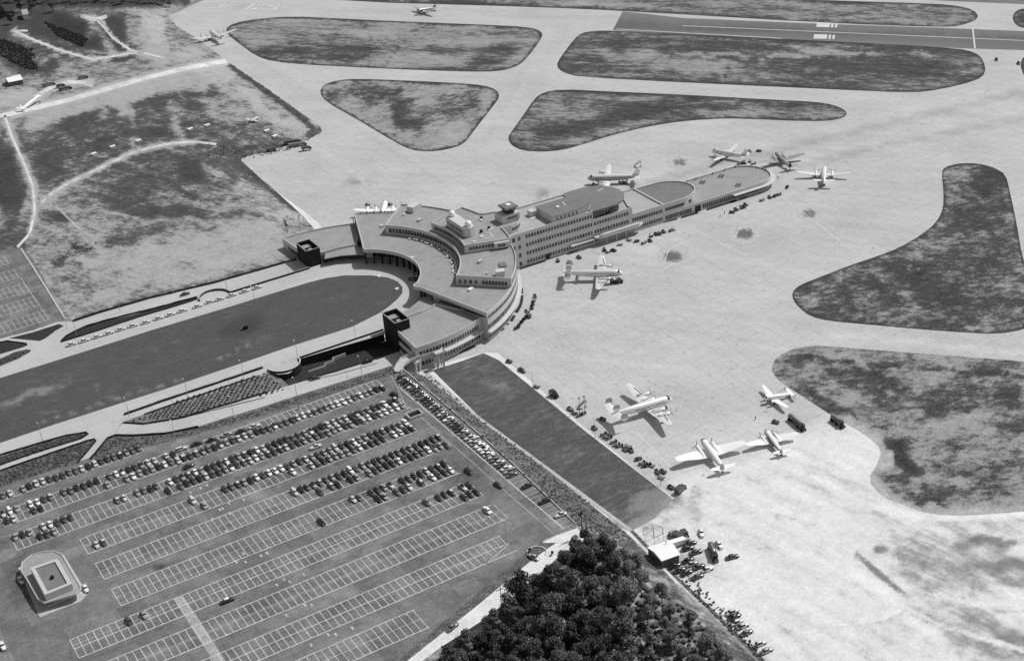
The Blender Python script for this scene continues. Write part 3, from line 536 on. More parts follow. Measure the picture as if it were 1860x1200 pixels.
# banks
top = [G(210, 790.5, -.02)] + [Gr(*q) for q in ls[2:]]
strip('shrub_bank', top, [G(*q, 0.01) for q in [(165, 836), (265, 812.5), (317, 799.5), (380, 783.5), (450, 763.5), (560, 731.5), (630, 706.5), (678, 690.5), (716, 681)]], M['bed'])
strip('shrub_bank', [G(*q, .01) for q in [(731, 671), (820, 746), (926, 838), (1046, 953)]], [G(*q, ZA) for q in [(772, 683), (872, 763), (1000, 857), (1150, 978)]], M['bed'], nsub=5)
strip('bank', [G(*q, -.03) for q in [(1046, 953), (1110, 1030), (1200, 1105), (1290, 1205), (1330, 1290)]], [G(*q, ZA) for q in [(1150, 978), (1215, 1045), (1270, 1105), (1380, 1205), (1420, 1280)]], M['field'])
for nm, o in (('shrub_bank', 0), ('bank', 0)): pass
for o in C.objects:
    if o.type == 'MESH' and o.name.startswith('bank') and 'tone' not in o.data.attributes: attr_tone(o.data, [.5]*len(o.data.vertices))
# lawn beside the apron, its path, and the sunken yard
region('lawn', [(786, 672), (840, 655), (878, 641), (905, 653), (1060, 780), (1222, 906), (1190, 940), (1150, 962), (1000, 851), (872, 757)], ZA+.02, M['lawn'], .40,
       [('e', 870, 668, 50, 9, 10, .42, .6), ('e', 900, 700, 40, 10, 30, .46, .6), ('e', 1000, 760, 30, 10, 35, .44, .6), ('e', 1180, 910, 40, 24, -20, .5, .8), ('e', 1130, 940, 60, 14, -30, .48, .6), ('s', [(960, 740), (1120, 870)], 4, .40, .5), ('e', 1080, 830, 50, 12, 40, .38, .5), ('s', [(1222, 906), (1190, 940), (1150, 962)], 12, .66, 1), ('e', 1170, 915, 36, 16, -30, .5, .7)], step=8)
px = [(770, 668), (785, 682), (872, 757), (1000, 851), (1150, 962)]
strip('path', [G(*q, ZA+.03) for q in px], [G(x-9, y+1, ZA+.03) for x, y in px], M['walk'], nsub=1)
strip('path', [G(*q, ZA+.03) for q in [(1150, 962), (1230, 1045), (1310, 1120), (1420, 1230)]], [G(*q, ZA+.03) for q in [(1144, 964), (1224, 1047), (1303, 1122), (1412, 1232)]], M['bed'], nsub=1)
strip('path', [G(*q, ZA+.03) for q in [(880, 634), (905, 640), (1060, 768), (1226, 905)]], [G(*q, ZA+.03) for q in [(884, 626), (914, 633), (1072, 764), (1236, 896)]], M['walk'], nsub=1)
yn = [(128.5, 131.5), (141.5, 130.5), (160, 130.0), (186, 130.0)]
strip('yard_lawn', [Vector((x, y, zramp(x)-.02)) for x, y in yn], [Gr(*q) for q in [(520, 701), (561, 688.5), (610, 675.5), (690, 650.5), (727, 637.5)]], M['darkbed'], nsub=6)  # yard grass takes the dark bed tone: its shade is put into the colour
strip('shrub_bed', [G(*q, .008) for q in [(222, 766), (320, 731), (400, 706), (467, 683), (487, 675)]] + [Vector((129, 124, -1.5))], [Gr(*q, .01) for q in [(224, 768), (262, 770), (325, 759), (430, 728), (500, 707), (525, 700)]], M['bedlight'], nsub=6)
# planting beds
def bed(poly, z=.02, mat='darkbed'): return sheet('planting_bed', poly, z, M[mat])
bed([(16, 614), (60, 603), (107, 588), (116, 592), (100, 601), (83, 614), (72, 619)])
bed([(-40, 625), (0, 621), (13, 620), (50, 624), (50, 627), (40, 631), (0, 643), (-40, 655)])
bed([(-40, 662), (0, 651), (27, 639), (48, 634), (56, 635), (55, 639), (34, 651), (0, 665), (-40, 680)], mat='bedrow')
bed([(111, 622), (120, 612), (134, 604), (155, 594), (195, 582), (240, 572), (271, 563.5), (358, 540), (358, 544), (331, 553), (250, 577), (172, 603)], mat='darkbed')
bed([(-40, 840), (0, 827), (60, 809), (120, 792), (150, 786), (161, 786), (160, 789), (148, 796), (60, 823), (0, 844), (-40, 856)], mat='bedrow')
bed([(-40, 868), (0, 855), (60, 834), (156, 802), (170, 798), (174, 801), (160, 820), (141, 841), (100, 852), (0, 884), (-40, 897)], mat='bedrow')
bed([(196, 796), (210, 790.5), (230, 792), (320, 785), (317, 798.6), (265, 811.5), (166, 835)], mat='bed')
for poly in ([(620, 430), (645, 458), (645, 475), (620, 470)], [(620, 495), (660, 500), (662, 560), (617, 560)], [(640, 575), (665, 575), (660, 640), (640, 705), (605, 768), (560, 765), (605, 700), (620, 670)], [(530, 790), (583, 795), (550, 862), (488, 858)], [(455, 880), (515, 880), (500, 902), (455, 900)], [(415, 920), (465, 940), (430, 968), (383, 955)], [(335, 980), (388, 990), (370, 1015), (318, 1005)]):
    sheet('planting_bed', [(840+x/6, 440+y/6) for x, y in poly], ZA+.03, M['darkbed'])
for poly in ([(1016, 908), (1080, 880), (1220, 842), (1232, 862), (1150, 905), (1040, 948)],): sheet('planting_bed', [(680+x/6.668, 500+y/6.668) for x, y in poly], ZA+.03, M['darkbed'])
for poly in ([(640, 1188), (700, 1175), (370, 1085), (380, 1105), (60, 1195), (20, 1198)],): pass
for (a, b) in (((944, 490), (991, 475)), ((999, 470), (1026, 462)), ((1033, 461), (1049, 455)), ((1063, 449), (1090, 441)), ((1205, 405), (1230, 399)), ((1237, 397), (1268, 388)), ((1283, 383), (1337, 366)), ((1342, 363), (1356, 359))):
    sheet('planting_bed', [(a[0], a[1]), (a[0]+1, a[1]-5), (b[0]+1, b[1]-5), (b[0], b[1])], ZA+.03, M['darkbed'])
# paved margin round the terminal
wr = [(617, 300), (690, 395), (735, 500), (725, 600), (690, 700), (620, 830), (560, 960), (490, 1010), (300, 1090), (160, 1180)]
wi = [(560, 300), (600, 395), (600, 500), (590, 600), (540, 700), (480, 800), (420, 880), (330, 960), (200, 1020), (60, 1100)]
strip('pavement', [G(840+x/6, 440+y/6, ZA+.016) for x, y in wr], [G(840+x/6, 440+y/6, ZA+.016) for x, y in wi], M['walk'], nsub=1)
strip('pavement', [G(*q, ZA+.016) for q in [(943, 482), (1100, 432), (1230, 392), (1330, 360), (1404, 330), (1414, 318), (1405, 305)]], [G(*q, ZA+.016) for q in [(945, 497), (1100, 449), (1232, 408), (1335, 376), (1412, 346), (1424, 330), (1421, 308)]], M['walk'], nsub=1)

# ------------------------------------------------------------------ TERMINAL
CX, CY = 190, 171.4
TLOC = Vector((CX, CY, ZA))
T = empty('airport_terminal', 'pale concrete terminal with curved stepped roofs and a long rounded dock on the apron', 'terminal', TLOC)
def tb(mb, name, mats, parent=T):
    o = mb.build(name, mats, parent)
    if parent.type == 'EMPTY': o.matrix_parent_inverse = Matrix.Translation(-parent.location)
    return o
def pol(r, a): return (CX+r*math.cos(R(a)), CY+r*math.sin(R(a)))
def ar(r, a0, a1, n=24): return arc(CX, CY, r, a0, a1, n)
def tier(poly, z0, z1, roof='roofgrey', par=.8, th=.4, parent=T, wall='conc'):
    a = sum(poly[i][0]*poly[(i+1) % len(poly)][1]-poly[(i+1) % len(poly)][0]*poly[i][1] for i in range(len(poly)))
    if a < 0: poly = poly[::-1]
    q = inset(poly, th); n = len(poly); mb = MB()
    vs = [(x, y, z0) for x, y in poly]+[(x, y, z1) for x, y in poly]+[(x, y, z1) for x, y in q]+[(x, y, z1-par) for x, y in q]
    fs = []
    for i in range(n):
        j = (i+1) % n; fs += [(i, j, n+j, n+i), (2*n+i, 2*n+j, 3*n+j, 3*n+i)]
    mb.add(vs, fs); mb.add([vs[n+i] for i in range(n)]+[vs[2*n+i] for i in range(n)], [(i, (i+1) % n, n+(i+1) % n, n+i) for i in range(n)], 1)
    w = tb(mb, 'wall', [M[wall], M['coping']], parent)
    rb = MB(); rb.add([(x, y, z1-par) for x, y in q], [tuple(range(n))]); tb(rb, 'roof', M[roof], parent)
    return w
def band(path, z0, z1, pane=1.25, gap=.4, off=.05, name='window_band', parent=T, side=1, lit=.35, skip=None):
    """ribbon window: panes set along a plan polyline, with a dark-lit mix of blinds"""
    pts = [Vector(p[:2]) for p in path]; L = [0]
    for a, b in zip(pts[:-1], pts[1:]): L.append(L[-1]+(b-a).length)
    def at(t):
        t = min(max(t, 0), L[-1]-1e-4); j = max(k for k in range(len(L)-1) if L[k] <= t+1e-9)
        return pts[j].lerp(pts[j+1], (t-L[j])/(L[j+1]-L[j]))
    mb = MB(); t = gap/2; k = 0; rnd = random.Random(int(z0*10)+len(path)); few = L[-1]/(pane+gap) < 9 and gap > .9
    while t+pane <= L[-1]:
        if not (skip and skip(k)):
            a, b = at(t), at(t+pane); d = (b-a).normalized(); n = Vector((d.y, -d.x))*side*off
            q = [a, b, b+n, a+n] if side > 0 else [a+n, b+n, b, a]
            mb.prism([(p.x, p.y) for p in q], z0, z1, 1 if rnd.random() < lit else 0)
            if few: tb(mb, 'window', [M['glass'], M['glass2']], parent); mb = MB()
        t += pane+gap; k += 1
    return None if few else tb(mb, name, [M['glass'], M['glass2']], parent)
R0 = 74.0
# tier bodies
swing = ar(R0, -94.5, -62, 20) + [(211.5, 129.4), (203, 127.2), (194.8, 127.1), (191.5, 126.5), (185.2, 118)]
tier(swing, ZA-.2, 5.2)
nwing = [(x, 2*CY-y) for x, y in swing]
tier(nwing, ZA-.2, 5.2)
for flip in (0, 1):
    cp = [(194.9, 127.3), (192, 132.5), (200, 134.5), (207, 138.5), (211.5, 141.8), (213.5, 138), (211.5, 129.6), (203, 127.4)]
    if flip: cp = [(x, 2*CY-y) for x, y in cp]
    mb = MB(); mb.prism(cp, 3.6, 4.1); tb(mb, 'canopy', M['roofgrey'])
    wl = [(192.5, 128.6), (203, 128.8), (210.5, 131)]
    if flip: wl = [(x, 2*CY-y) for x, y in wl]
    mb = MB()
    for a, b in pl(wl): mb.beam(a, b, .3, -.2, 3.6)
    tb(mb, 'glass_front', M['glass'])
inner = ar(32.0, 50, -47, 26)
Apoly = ar(78.3, -65.8, 64, 60) + [(224.2, 241.0)] + [(210.2, 203), (208.9, 200.2), (208.6, 197.8), (209.4, 196.2)] + inner + [(209.6, 147.0), (208.8, 145.4), (209.3, 143.9), (210.8, 142.2)]
Abody = ar(78.25, -65.4, 63.6, 60) + [(223.4, 240), (213, 206)] + ar(41, 55, -52, 20) + [(214.2, 137)]
mb = MB(); mb.prism(Abody, ZA-.2, 7.1); tb(mb, 'wall', M['conc'])
tier(Apoly, 7.1, 9.0, par=.6)
mb = MB(); mb.add([(x, y, 7.1) for x, y in Apoly], [tuple(range(len(Apoly)))]); tb(mb, 'soffit', M['conc'])
band(ar(40.95, 52, -50, 30), .3, 6.9, 2.2, .25, .08, 'glass_front', side=1, lit=.05)
for a in range(-50, 58, 7):
    mb = MB(); x, y = pol(34.6, a); mb.box(-.55, .55, -.3, .3, -.1, 7.1, 0, R(a), (x, y)); tb(mb, 'column', M['black'])
Bpoly = ar(78.34, -45.5, 45.5, 50) + ar(51.5, 45.5, -45.5, 40)
tier(Bpoly, 8.2, 13.3)
Cpoly = ar(77.9, -18.6, -8, 8) + [(268.0, 160.2), (272, 159.3), (276, 160.2), (279, 162.6), (280.4, 166), (280.0, 170), (278, 174.5), (275, 179), (268.5, 180.8)] + ar(77.9, 8.2, 17.8, 8) + ar(54.9, 17.8, -18.6, 16)
tier(Cpoly, 12.4, 17.0)
# ribbons on the curved outer wall (apron side)
for z0, z1, a0, a1, rr in ((-4.4, -2.4, -93, -9, None), (.4, 2.6, -93.5, -9, None), (5.6, 7.2, -65, -9, 78.3), (10, 11.8, -45, -9, 78.34)):
    for b0, b1, r_ in (((a0, -66, R0), (-65.5, a1, 78.3)) if rr is None else ((a0, a1, rr),)): band(ar(r_, b0, b1, 60), z0, z1, 1.2, .45)
for z0, z1, a0, a1, rr in ((-4.4, -2.4, 14, 93, None), (.4, 2.6, 14, 93, None), (5.6, 7.2, 14, 64, 78.3), (10, 11.8, 14, 45, 78.34)):
    for b0, b1, r_ in (((66, a1, R0), (a0, 65.5, 78.3)) if rr is None else ((a0, a1, rr),)): band(ar(r_, b0, b1, 60), z0, z1, 1.2, .45)
q = ar(76.2, -84, -66, 12); q2 = ar(R0, -66, -84, 12)
mb = MB(); mb.prism(q+q2, -.9, -.45); tb(mb, 'canopy', M['conc'])
q = ar(80.2, -66, -22, 24); q2 = ar(78.2, -22, -66, 24)
mb = MB(); mb.prism(q+q2, -.9, -.45); tb(mb, 'canopy', M['conc'])
# end walls of the wings, faces of the stepped tiers
for yy in (1, -1):
    e = [(185.0, CY+yy*52.6), (184.3, CY+yy*73)]
    for z0, z1 in ((.4, 2.8), (-4.2, -1.8)): band(e if yy < 0 else e[::-1], z0, z1, 1.3, .35, .05, side=-1 if yy < 0 else -1)
band([(222.6, 101.6), (213.5, 130)], 5.5, 6.9, 1.2, .35, .35, side=-1, lit=.1)
band([(213.5, 213), (223, 241)], 5.5, 6.9, 1.2, .35, .35, side=-1, lit=.1)
band(ar(51.5, -44.5, 44.5, 50), 9.2, 11.6, 1.5, .3, .05, side=-1, lit=.2)
band(ar(54.9, -18, 17.4, 20), 13.6, 15.6, 1.2, .35, .05, side=-1, lit=.2)
def rad(r0, r1, a): return [pol(r0, a), pol(r1, a)]
band(rad(52, 62, -45.5), 9.3, 11.2, 1.4, 1.2, .05, side=1, lit=.8); band(rad(64, 77.5, -45.5), 9.3, 11.2, 1.2, .35, .05, side=1, lit=.1)
band(rad(57, 70, -18.6), 13.9, 15.4, 1.2, .35, .05, side=1, lit=.2)
mb = MB(); a = R(-18.6); x, y = pol(73, -18.6); mb.box(-3.8, 3.8, -1.6, .2, 13.2, 16.1, 0, a, (x, y)); o = tb(mb, 'stair_head', M['conc'])
band([(x-2*math.cos(a)+1.62*math.sin(a), y-2*math.sin(a)-1.62*math.cos(a)), (x+2*math.cos(a)+1.62*math.sin(a), y+2*math.sin(a)-1.62*math.cos(a))], 13.9, 15.3, 1.0, .25, .05)
band([(272, 159.3), (276, 160.2), (279, 162.6), (280.4, 166)], 13.7, 15.2, 1.1, .35, .05, lit=.1)
# dock
DA = R(-1.2); DXc, DYc = math.cos(DA), math.sin(DA)
def dk(s, t): return (CX+s*DXc-t*DYc, CY+s*DYc+t*DXc)
def dkp(l): return [dk(*p) for p in l]
tier(dkp([(73, -14), (127.5, -14), (127.5, 14), (73, 14)]), ZA-.2, 13.15, 'rooflight')
tier(dkp([(127.5, -14), (151.5, -14), (151, -11), (153.5, -5), (154.5, 0), (153.5, 6), (151, 11), (150, 14), (127.5, 14)]), ZA-.2, 8.6, 'rooflight')
tier(dkp([(150.6, -13.96), (171.2, -13.96), (171.2, 13.96), (150.6, 13.96)]), ZA-.2, 4.7, 'rooflight')
dsh = [(171.2, -13.9)] + [(182+ (16.6)*math.cos(R(t)), 0-0.5+ 13.4*math.sin(R(t))) for t in range(-90, 91, 8)] + [(171.2, 13.2)]
tier(dkp(dsh), -.8, 4.6, 'roofdark', .7, .5)
end = [(171.3, -14)] + [(235.5+14*math.cos(R(t)), 14*math.sin(R(t))) for t in range(-90, 91, 6)] + [(171.3, 14)]
tier(dkp(end), ZA-.2, -.3, 'roofgrey')
mb = MB(); e1 = [(216+0, -14.02)] + [(235.5+14.02*math.cos(R(t)), 14.02*math.sin(R(t))) for t in range(-90, 10, 6)]; e2 = [(235.5+16.4*math.cos(R(t)), 16.4*math.sin(R(t))) for t in range(0, -91, -6)] + [(216, -16.4)]
mb.prism(dkp(e1+e2), -2.3, -1.95); tb(mb, 'canopy', M['conc'])
FH = 4.57
for sd in (-1, 1):
    def dl(a, b): return dkp([(a, sd*14.0), (b, sd*14.0)])
    kw = dict(side=sd*-1 if False else (1 if sd < 0 else -1))
    for k in range(4): band(dl(87.5, 127.2), ZA+k*FH+1.25, ZA+k*FH+3.15, 1.15, .5, .05, **kw)
    for k in range(4): band(dl(79.2, 85.5), ZA+k*FH+1.0, ZA+k*FH+3.2, 1.5, 1.7, .05, **kw)
    for k in range(3): band(dl(127.7, 149), ZA+k*FH+1.25, ZA+k*FH+3.15, 1.15, .5, .05, **kw)
    for k in range(2): band(dkp([(151, sd*13.96), (171, sd*13.96)]), ZA+k*FH+1.25, ZA+k*FH+3.15, 1.15, .35, .05, lit=.15, **kw)
    band(dl(172, 190), ZA+.9, ZA+3.3, 1.3, .25, .05, lit=.1, **kw); band(dl(196, 235), ZA+.9, ZA+3.5, 1.1, .3, .05, lit=.1, **kw)
    mb = MB(); u = dkp([(191.2, sd*14.06), (195, sd*14.06)]); mb.beam(u[0], u[1], .12, ZA, ZA+3.6); tb(mb, 'doorway', M['black'])
    mb = MB(); u = dkp([(98.5, sd*14.06), (101, sd*14.06)]); mb.beam(u[0], u[1], .12, ZA, ZA+2.9); tb(mb, 'doorway', M['black'])
band(dkp([(172, -13.6), (183, -13.7), (190, -12.2)]), .5, 2.2, 1.2, .2, .35, lit=.02)
band(dkp(e1), ZA+.9, ZA+3.2, 1.1, .3, .05, lit=.1)
# balcony canopy on the apron side with rounded end, and the low canopy west of it
bal = [(127, -14.02), (154, -14.02), (157, -15.5), (155, -17.2), (152.5, -18.2), (131, -18.2), (128.6, -17.7), (127.2, -16.6), (126.8, -15.2)]
mb = MB(); mb.prism(dkp(bal), -1.5, -.6); tb(mb, 'canopy', M['conc'])
b2 = [(p[0], p[1]) for p in bal[3:8]]
mb = MB()
for a, b in pl(dkp([(153, -17.9), (131, -17.9), (128.8, -17.2)])): mb.beam(a, b, .25, -.6, .5)
tb(mb, 'balcony_parapet', M['coping'])
mb = MB(); mb.prism(dkp([(113, -14.02), (127, -14.02), (127, -16.2), (113, -16.2)]), -2.0, -1.6); tb(mb, 'canopy', M['conc'])
for s_ in (133, 139, 145, 151):
    mb = MB(); x, y = dk(s_, -17.4); mb.bar((x, y, ZA), (x, y, -1.5), .25, 8); tb(mb, 'column', M['conc'])
# roof house and glazed round lounge with its big flat roof
ph = dkp([(104.5, -13.5+.8), (120, -13.0), (127, -11), (131.5, -6), (132.5, 0), (131, 3), (104.5, 3)])
mb = MB(); mb.prism(ph, 12.3, 15.9); tb(mb, 'roof_house', M['conc']); 
mb = MB(); mb.prism(dkp([(104, -13.2), (121, -13.5), (128, -11.5), (132.3, -6.2), (133.3, 0), (131.5, 3.5), (104, 3.5)]), 15.9, 16.2); tb(mb, 'roof', M['roofdark'])
mb = MB(); mb.box(-1.6, 1.6, -2, 2, 12.3, 15.2, 0, DA, dk(101.5, 2.5)); tb(mb, 'roof_house', M['conc'])
band(dkp([(106, -12.75), (120, -13.05)]), 13.6, 15.2, .9, 1.4, .05, lit=.9)
lou = [(127.5, -13.4)] + [(133+13*math.cos(R(t)), 13*math.sin(R(t))) for t in range(-80, 81, 10)] + [(127.5, 13.4)]
mb = MB(); mb.prism(dkp(lou), 7.7, 12.4); tb(mb, 'lounge', M['glass'])
mul = MB()
for x, y in dkp(lou[1:-1]): mul.box(-.12, .12, -.25, .25, 7.8, 12.4, 0, 0, (x, y))
tb(mul, 'mullions', M['frame'])
can = [(127.5, -14.3), (134, -14.6)] + [(138+15.2*math.cos(R(t)), 14.8*math.sin(R(t))) for t in range(-80, 81, 8)] + [(134, 14.6), (127.5, 14.3)]
mb = MB(); mb.prism(dkp(can), 12.4, 13.25); o = tb(mb, 'roof', M['roofdark'])
# control tower on the top tier
mb = MB(); mb.prism([(269.8, 171.6), (269.8, 163.9), (279.8, 163.9), (280, 168), (279, 171.6)], 16.3, 20.3); tb(mb, 'control_tower', M['conc'])
band([(272.5, 163.9), (279.2, 163.9)], 18.0, 19.2, .95, .3, .05, lit=.1)
def rng8(cx, cy, r, z, n=4, ph_=45): return [(cx+r*math.cos(R(ph_+360*i/n)), cy+r*math.sin(R(ph_+360*i/n)), z) for i in range(n)]
mb = MB(); mb.loft([rng8(275.6, 167.6, 3.2, 20.3), rng8(275.6, 167.6, 3.2, 21), rng8(275.6, 167.6, 4.5, 23)]); tb(mb, 'cab_glass', M['glass'])
mb = MB(); mb.loft([rng8(275.6, 167.6, 5.2, 23), rng8(275.6, 167.6, 5.3, 23.3), rng8(275.6, 167.6, 4.9, 24.0)]); tb(mb, 'cab_roof', M['roofdark'])
mb = MB(); mb.box(-1.1, 1.1, -1.1, 1.1, 24, 24.5, 0, .3, (275.6, 167.6)); mb.bar((277.5, 169, 24), (277.5, 169, 28), .06); mb.bar((273.6, 166, 24), (273.6, 166, 27.5), .06); tb(mb, 'antenna', M['white'])
# radome house
rh = [(247.3, 162.6), (250, 161.3), (252.8, 162.2), (253.2, 181), (247.2, 181)]
mb = MB(); mb.prism(rh, 16.3, 21.2); tb(mb, 'radar_house', M['conc'])
band([(247.2, 180), (247.25, 164)], 17.9, 19.2, 1.1, .6, .05, side=-1, lit=.1)
for x, y in ((250.1, 179.6), (250.4, 163.9)):
    mb = MB(); mb.sm = True; mb.ball((x, y, 22.3), 1.75, 16); tb(mb, 'radome', M['white'])
# small things fixed to the roofs
def roofbox(px, py, z, sx, sy, h, rz=0, mat='conc', name='roof_vent'):
    g = G(px, py, z+h); mb = MB(); mb.box(-sx/2, sx/2, -sy/2, sy/2, z-.02, z+h, 0, rz, (g.x, g.y)); mb.box(-sx/2-.1, sx/2+.1, -sy/2-.1, sy/2+.1, z+h, z+h+.12, 0, rz, (g.x, g.y)); return tb(mb, name, M[mat])
roofbox(751, 372, 12.5, 6.5, 4.5, 3, .4, name='roof_house')
for px, py, z, sx, sy, h, mt in ((694, 409, 8.2, 2, 1.4, 1, 'conc'), (734, 388, 12.5, 1, 1, .9, 'white'), (762, 398, 12.5, 2, 1.5, 1, 'coping'), (872, 473, 12.5, 2.2, 1.5, 1.1, 'coping'), (855, 524, 8.2, 2.4, 1.6, 1.1, 'white'), (885, 495, 12.5, 1, .8, .8, 'conc'),
      (874, 394, 16.2, 1, 1, 1.2, 'black'), (874, 399, 16.2, 1, 1, .6, 'white'), (888, 412, 16.2, 1, 1, 1.2, 'black'), (874, 418, 16.2, 1.1, 1.1, 1.2, 'black'), (875, 429, 16.2, 1.4, .8, .5, 'white'), (862, 438, 16.2, 1.6, .5, .4, 'white'), (891, 416, 16.2, 3, .5, .15, 'white'), (968, 396, 12.4, 3, .7, .2, 'white'), (1013, 375, 16.2, 1.6, 1, .6, 'white'), (811, 407, 16.2, 1.5, .5, .3, 'white'), (749, 467, 8.2, 1.2, .8, .6, 'white')):
    roofbox(px, py, z, sx, sy, h, .2, mt)
roofbox(908, 491, 12.5, 4, 3.2, 2.6, -.4, name='roof_house'); roofbox(913, 480, 12.5, 3.2, 4.5, .5, -.4, 'roofdark', 'skylight')
mb = MB(); a, b = G(889, 421, 16.2), G(896, 431, 16.2); mb.beam(a, b, .3, 16.2, 16.3); a, b = G(880, 433, 16.2), G(893, 431.5, 16.2); mb.beam(a, b, .3, 16.2, 16.3); tb(mb, 'walkway', M['white'])
mb = MB(); a, b = G(1022, 367, 16.2), G(1027, 373, 16.2); mb.beam(a, b, .35, 16.2, 16.3); tb(mb, 'walkway', M['white']); mb = MB(); a, b = G(1085, 347, 13.3), G(1096, 342, 13.3); mb.beam(a, b, .35, 13.25, 13.35); tb(mb, 'walkway', M['white'])

# brick towers beside the courtyard
def brick_tower(y0, y1, z0, label):
    t = empty('brick_tower', label, 'tower', (188, (y0+y1)/2, z0)); x0, x1 = 184.3, 191.6
    poly = [(x0, y0), (x1, y0), (x1, y1), (x0, y1)]
    q = inset(poly, .45); n = 4; mb = MB()
    vs = [(x, y, z0) for x, y in poly]+[(x, y, 9.2) for x, y in poly]+[(x, y, 9.2) for x, y in q]+[(x, y, 6.2) for x, y in q]
    for i in range(4):
        j = (i+1) % 4; mb.add([vs[i], vs[j], vs[4+j], vs[4+i]], [(0, 1, 2, 3)]); mb.add([vs[8+i], vs[8+j], vs[12+j], vs[12+i]], [(0, 1, 2, 3)])
    mb.add(vs[12:16], [(0, 1, 2, 3)])
    tb(mb, 'wall', M['brick'], t)
    mb = MB()
    for i in range(4): mb.beam(poly[i], poly[(i+1) % 4], .5, 9.2, 9.35)
    tb(mb, 'coping', M['roofgrey'], t)
    mb = MB(); mb.box(-2.6, 2.6, -1.9, 1.9, 6.22, 7.4, 0, 0, (188, y1-3)); tb(mb, 'roof_plant', M['roofgrey'], t); mb = MB(); mb.bar((188, y0+4, 6.2), (188, y0+4, 7.9), 1.1, 12); tb(mb, 'roof_plant', M['roofgrey'], t)
brick_tower(116.9, 129.6, ZA-.1, 'dark brick stair tower at the south wing, beside the sunken yard')
brick_tower(213.7, 226.2, -.1, 'dark brick stair tower at the north wing, standing on the upper road')

# retaining walls, steps, hedges
def wallthing(name, pts, w, z0, z1, mat, label, cat, cap=None, group=None):
    mb = MB(); q = pts; L, Q = polyband(q, w); mb.prism(L+Q[::-1], z0, z1)
    if cap:
        L, Q = polyband(q, w+.12); mb.prism(L+Q[::-1], z1, z1+.1, 1)
        me = mb.mesh(name, [M[mat], M[cap]])
    else: me = mb.mesh(name, M[mat])
    return tag(link(name, me), label, cat, group)
bast = [(126.4, 129.2)] + [(134+7.6*math.cos(R(t)), 129.6+7.4*math.sin(R(t))) for t in range(190, 361, 12)] + [(141.7, 130.3), (184.2, 130.3)]
wallthing('retaining_wall', bast, .45, ZA-.3, .95, 'brick', 'dark retaining wall with half-round bastion along the sunken yard', 'wall', 'coping')
nb = [(x, 2*CY-y) for x, y in bast]
wallthing('retaining_wall', nb, .45, ZA-.3, .95, 'brick', 'low dark wall with half-round bulge beside the row of taxis', 'wall', 'roofgrey')
wallthing('retaining_wall', [(142.5, 122.5), (151, 122.6), (151.3, 124.5), (156, 124.6), (156.3, 127), (163, 127.2)], .3, -5, -3.1, 'conc', 'low stepped pale wall zigzagging across the sunken yard', 'wall')
def hedge(px, w, h, label, z=0, mat='hedge'):
    pts = []
    for (a, b) in pl([G(*q, z) for q in px]):
        n = max(1, int((b-a).length/2.5))
        for i in range(n): pts.append(a.lerp(b, i/n))
    pts.append(G(*px[-1], z))
    rnd = random.Random(len(label)); L, Q = polyband([(p.x, p.y) for p in pts], w)
    mb = MB(); rings = []
    for i in range(len(pts)):
        (x0, y0), (x1, y1) = L[i], Q[i]; hh = h*rnd.uniform(.85, 1.15); j = rnd.uniform(-.12, .12)
        rings.append([(x0+j, y0+j, z-.1), (x0+j, y0, z+hh*.8), ((x0*.75+x1*.25), (y0*.75+y1*.25), z+hh), ((x0*.25+x1*.75), (y0*.25+y1*.75), z+hh), (x1, y1+j, z+hh*.8), (x1+j, y1+j, z-.1)])
    mb.loft(rings); return tag(mb.build('hedge', M[mat]), label, 'hedge')
hedge([(226, 753), (300, 727), (400, 694), (477, 668)], 1.1, .8, 'long clipped hedge between the south roadway and the footpath')
hedge([(262, 753), (300, 739.5), (398, 706), (466, 683.5)], .6, .5, 'thin clipped hedge edging the shrub bed beside the footpath')
hedge([(226, 768), (262, 770), (325, 759.5), (430, 729), (486, 712)], .8, .6, 'clipped hedge along the kerb below the dotted shrub bed')
hedge([(0, 844.5), (60, 823.5), (148, 796), (160, 788.5), (156, 785.5), (120, 791), (60, 808.5), (0, 826.5)], .7, .6, 'clipped hedge rimming the long ribbed bed nearest the lawn')
hedge([(0, 855), (60, 834.5), (156, 801.5), (171, 797.5), (174, 801), (141, 840)], .7, .6, 'clipped hedge rimming the big bed above the parked cars')
hedge([(165, 833), (196, 796.5), (210, 790.5), (240, 791), (300, 787.8), (360, 775)], .8, .7, 'clipped hedge bordering the bank east of the diagonal path')
hedge([(112, 621), (172, 602.5), (250, 576.5), (331, 552.5), (358, 543.5)], .7, .7, 'clipped hedge along the kerb behind the line of taxis')
hedge([(112, 620), (121, 611), (134, 603.5), (155, 593.5), (195, 581.5), (271, 563), (358, 540)], .8, .7, 'clipped hedge along the outer side of the bed behind the taxis')
hedge([(132, 584), (181, 568), (271, 542), (392, 513), (512, 479), (538, 472)], 1.0, .9, 'long hedge between the north access road and the bare field')
hedge([(-5, 683), (0, 622), (14, 619.5), (48, 624)], .6, .5, 'short dark hedge at the photo edge on the north island bed')
hedge([(560, 687.5), (610, 674.5), (690, 649)], .6, .5, 'thin clipped hedge on the kerb of the lower road by the yard', -2.9)
wallthing('kerb_wall', [G(*q, 0)[:2] for q in [(38, 452), (60, 485), (90, 533), (119, 580)]], .9, -.1, .3, 'walk', 'long straight pale kerb between the north lot and the field', 'kerb')
wallthing('kerb_wall', [G(*q, 0)[:2] for q in [(731, 670), (820, 745), (926, 837), (1046, 952)]], .35, -.1, .45, 'walk', 'low kerb behind the closely parked cars on the east edge', 'kerb')

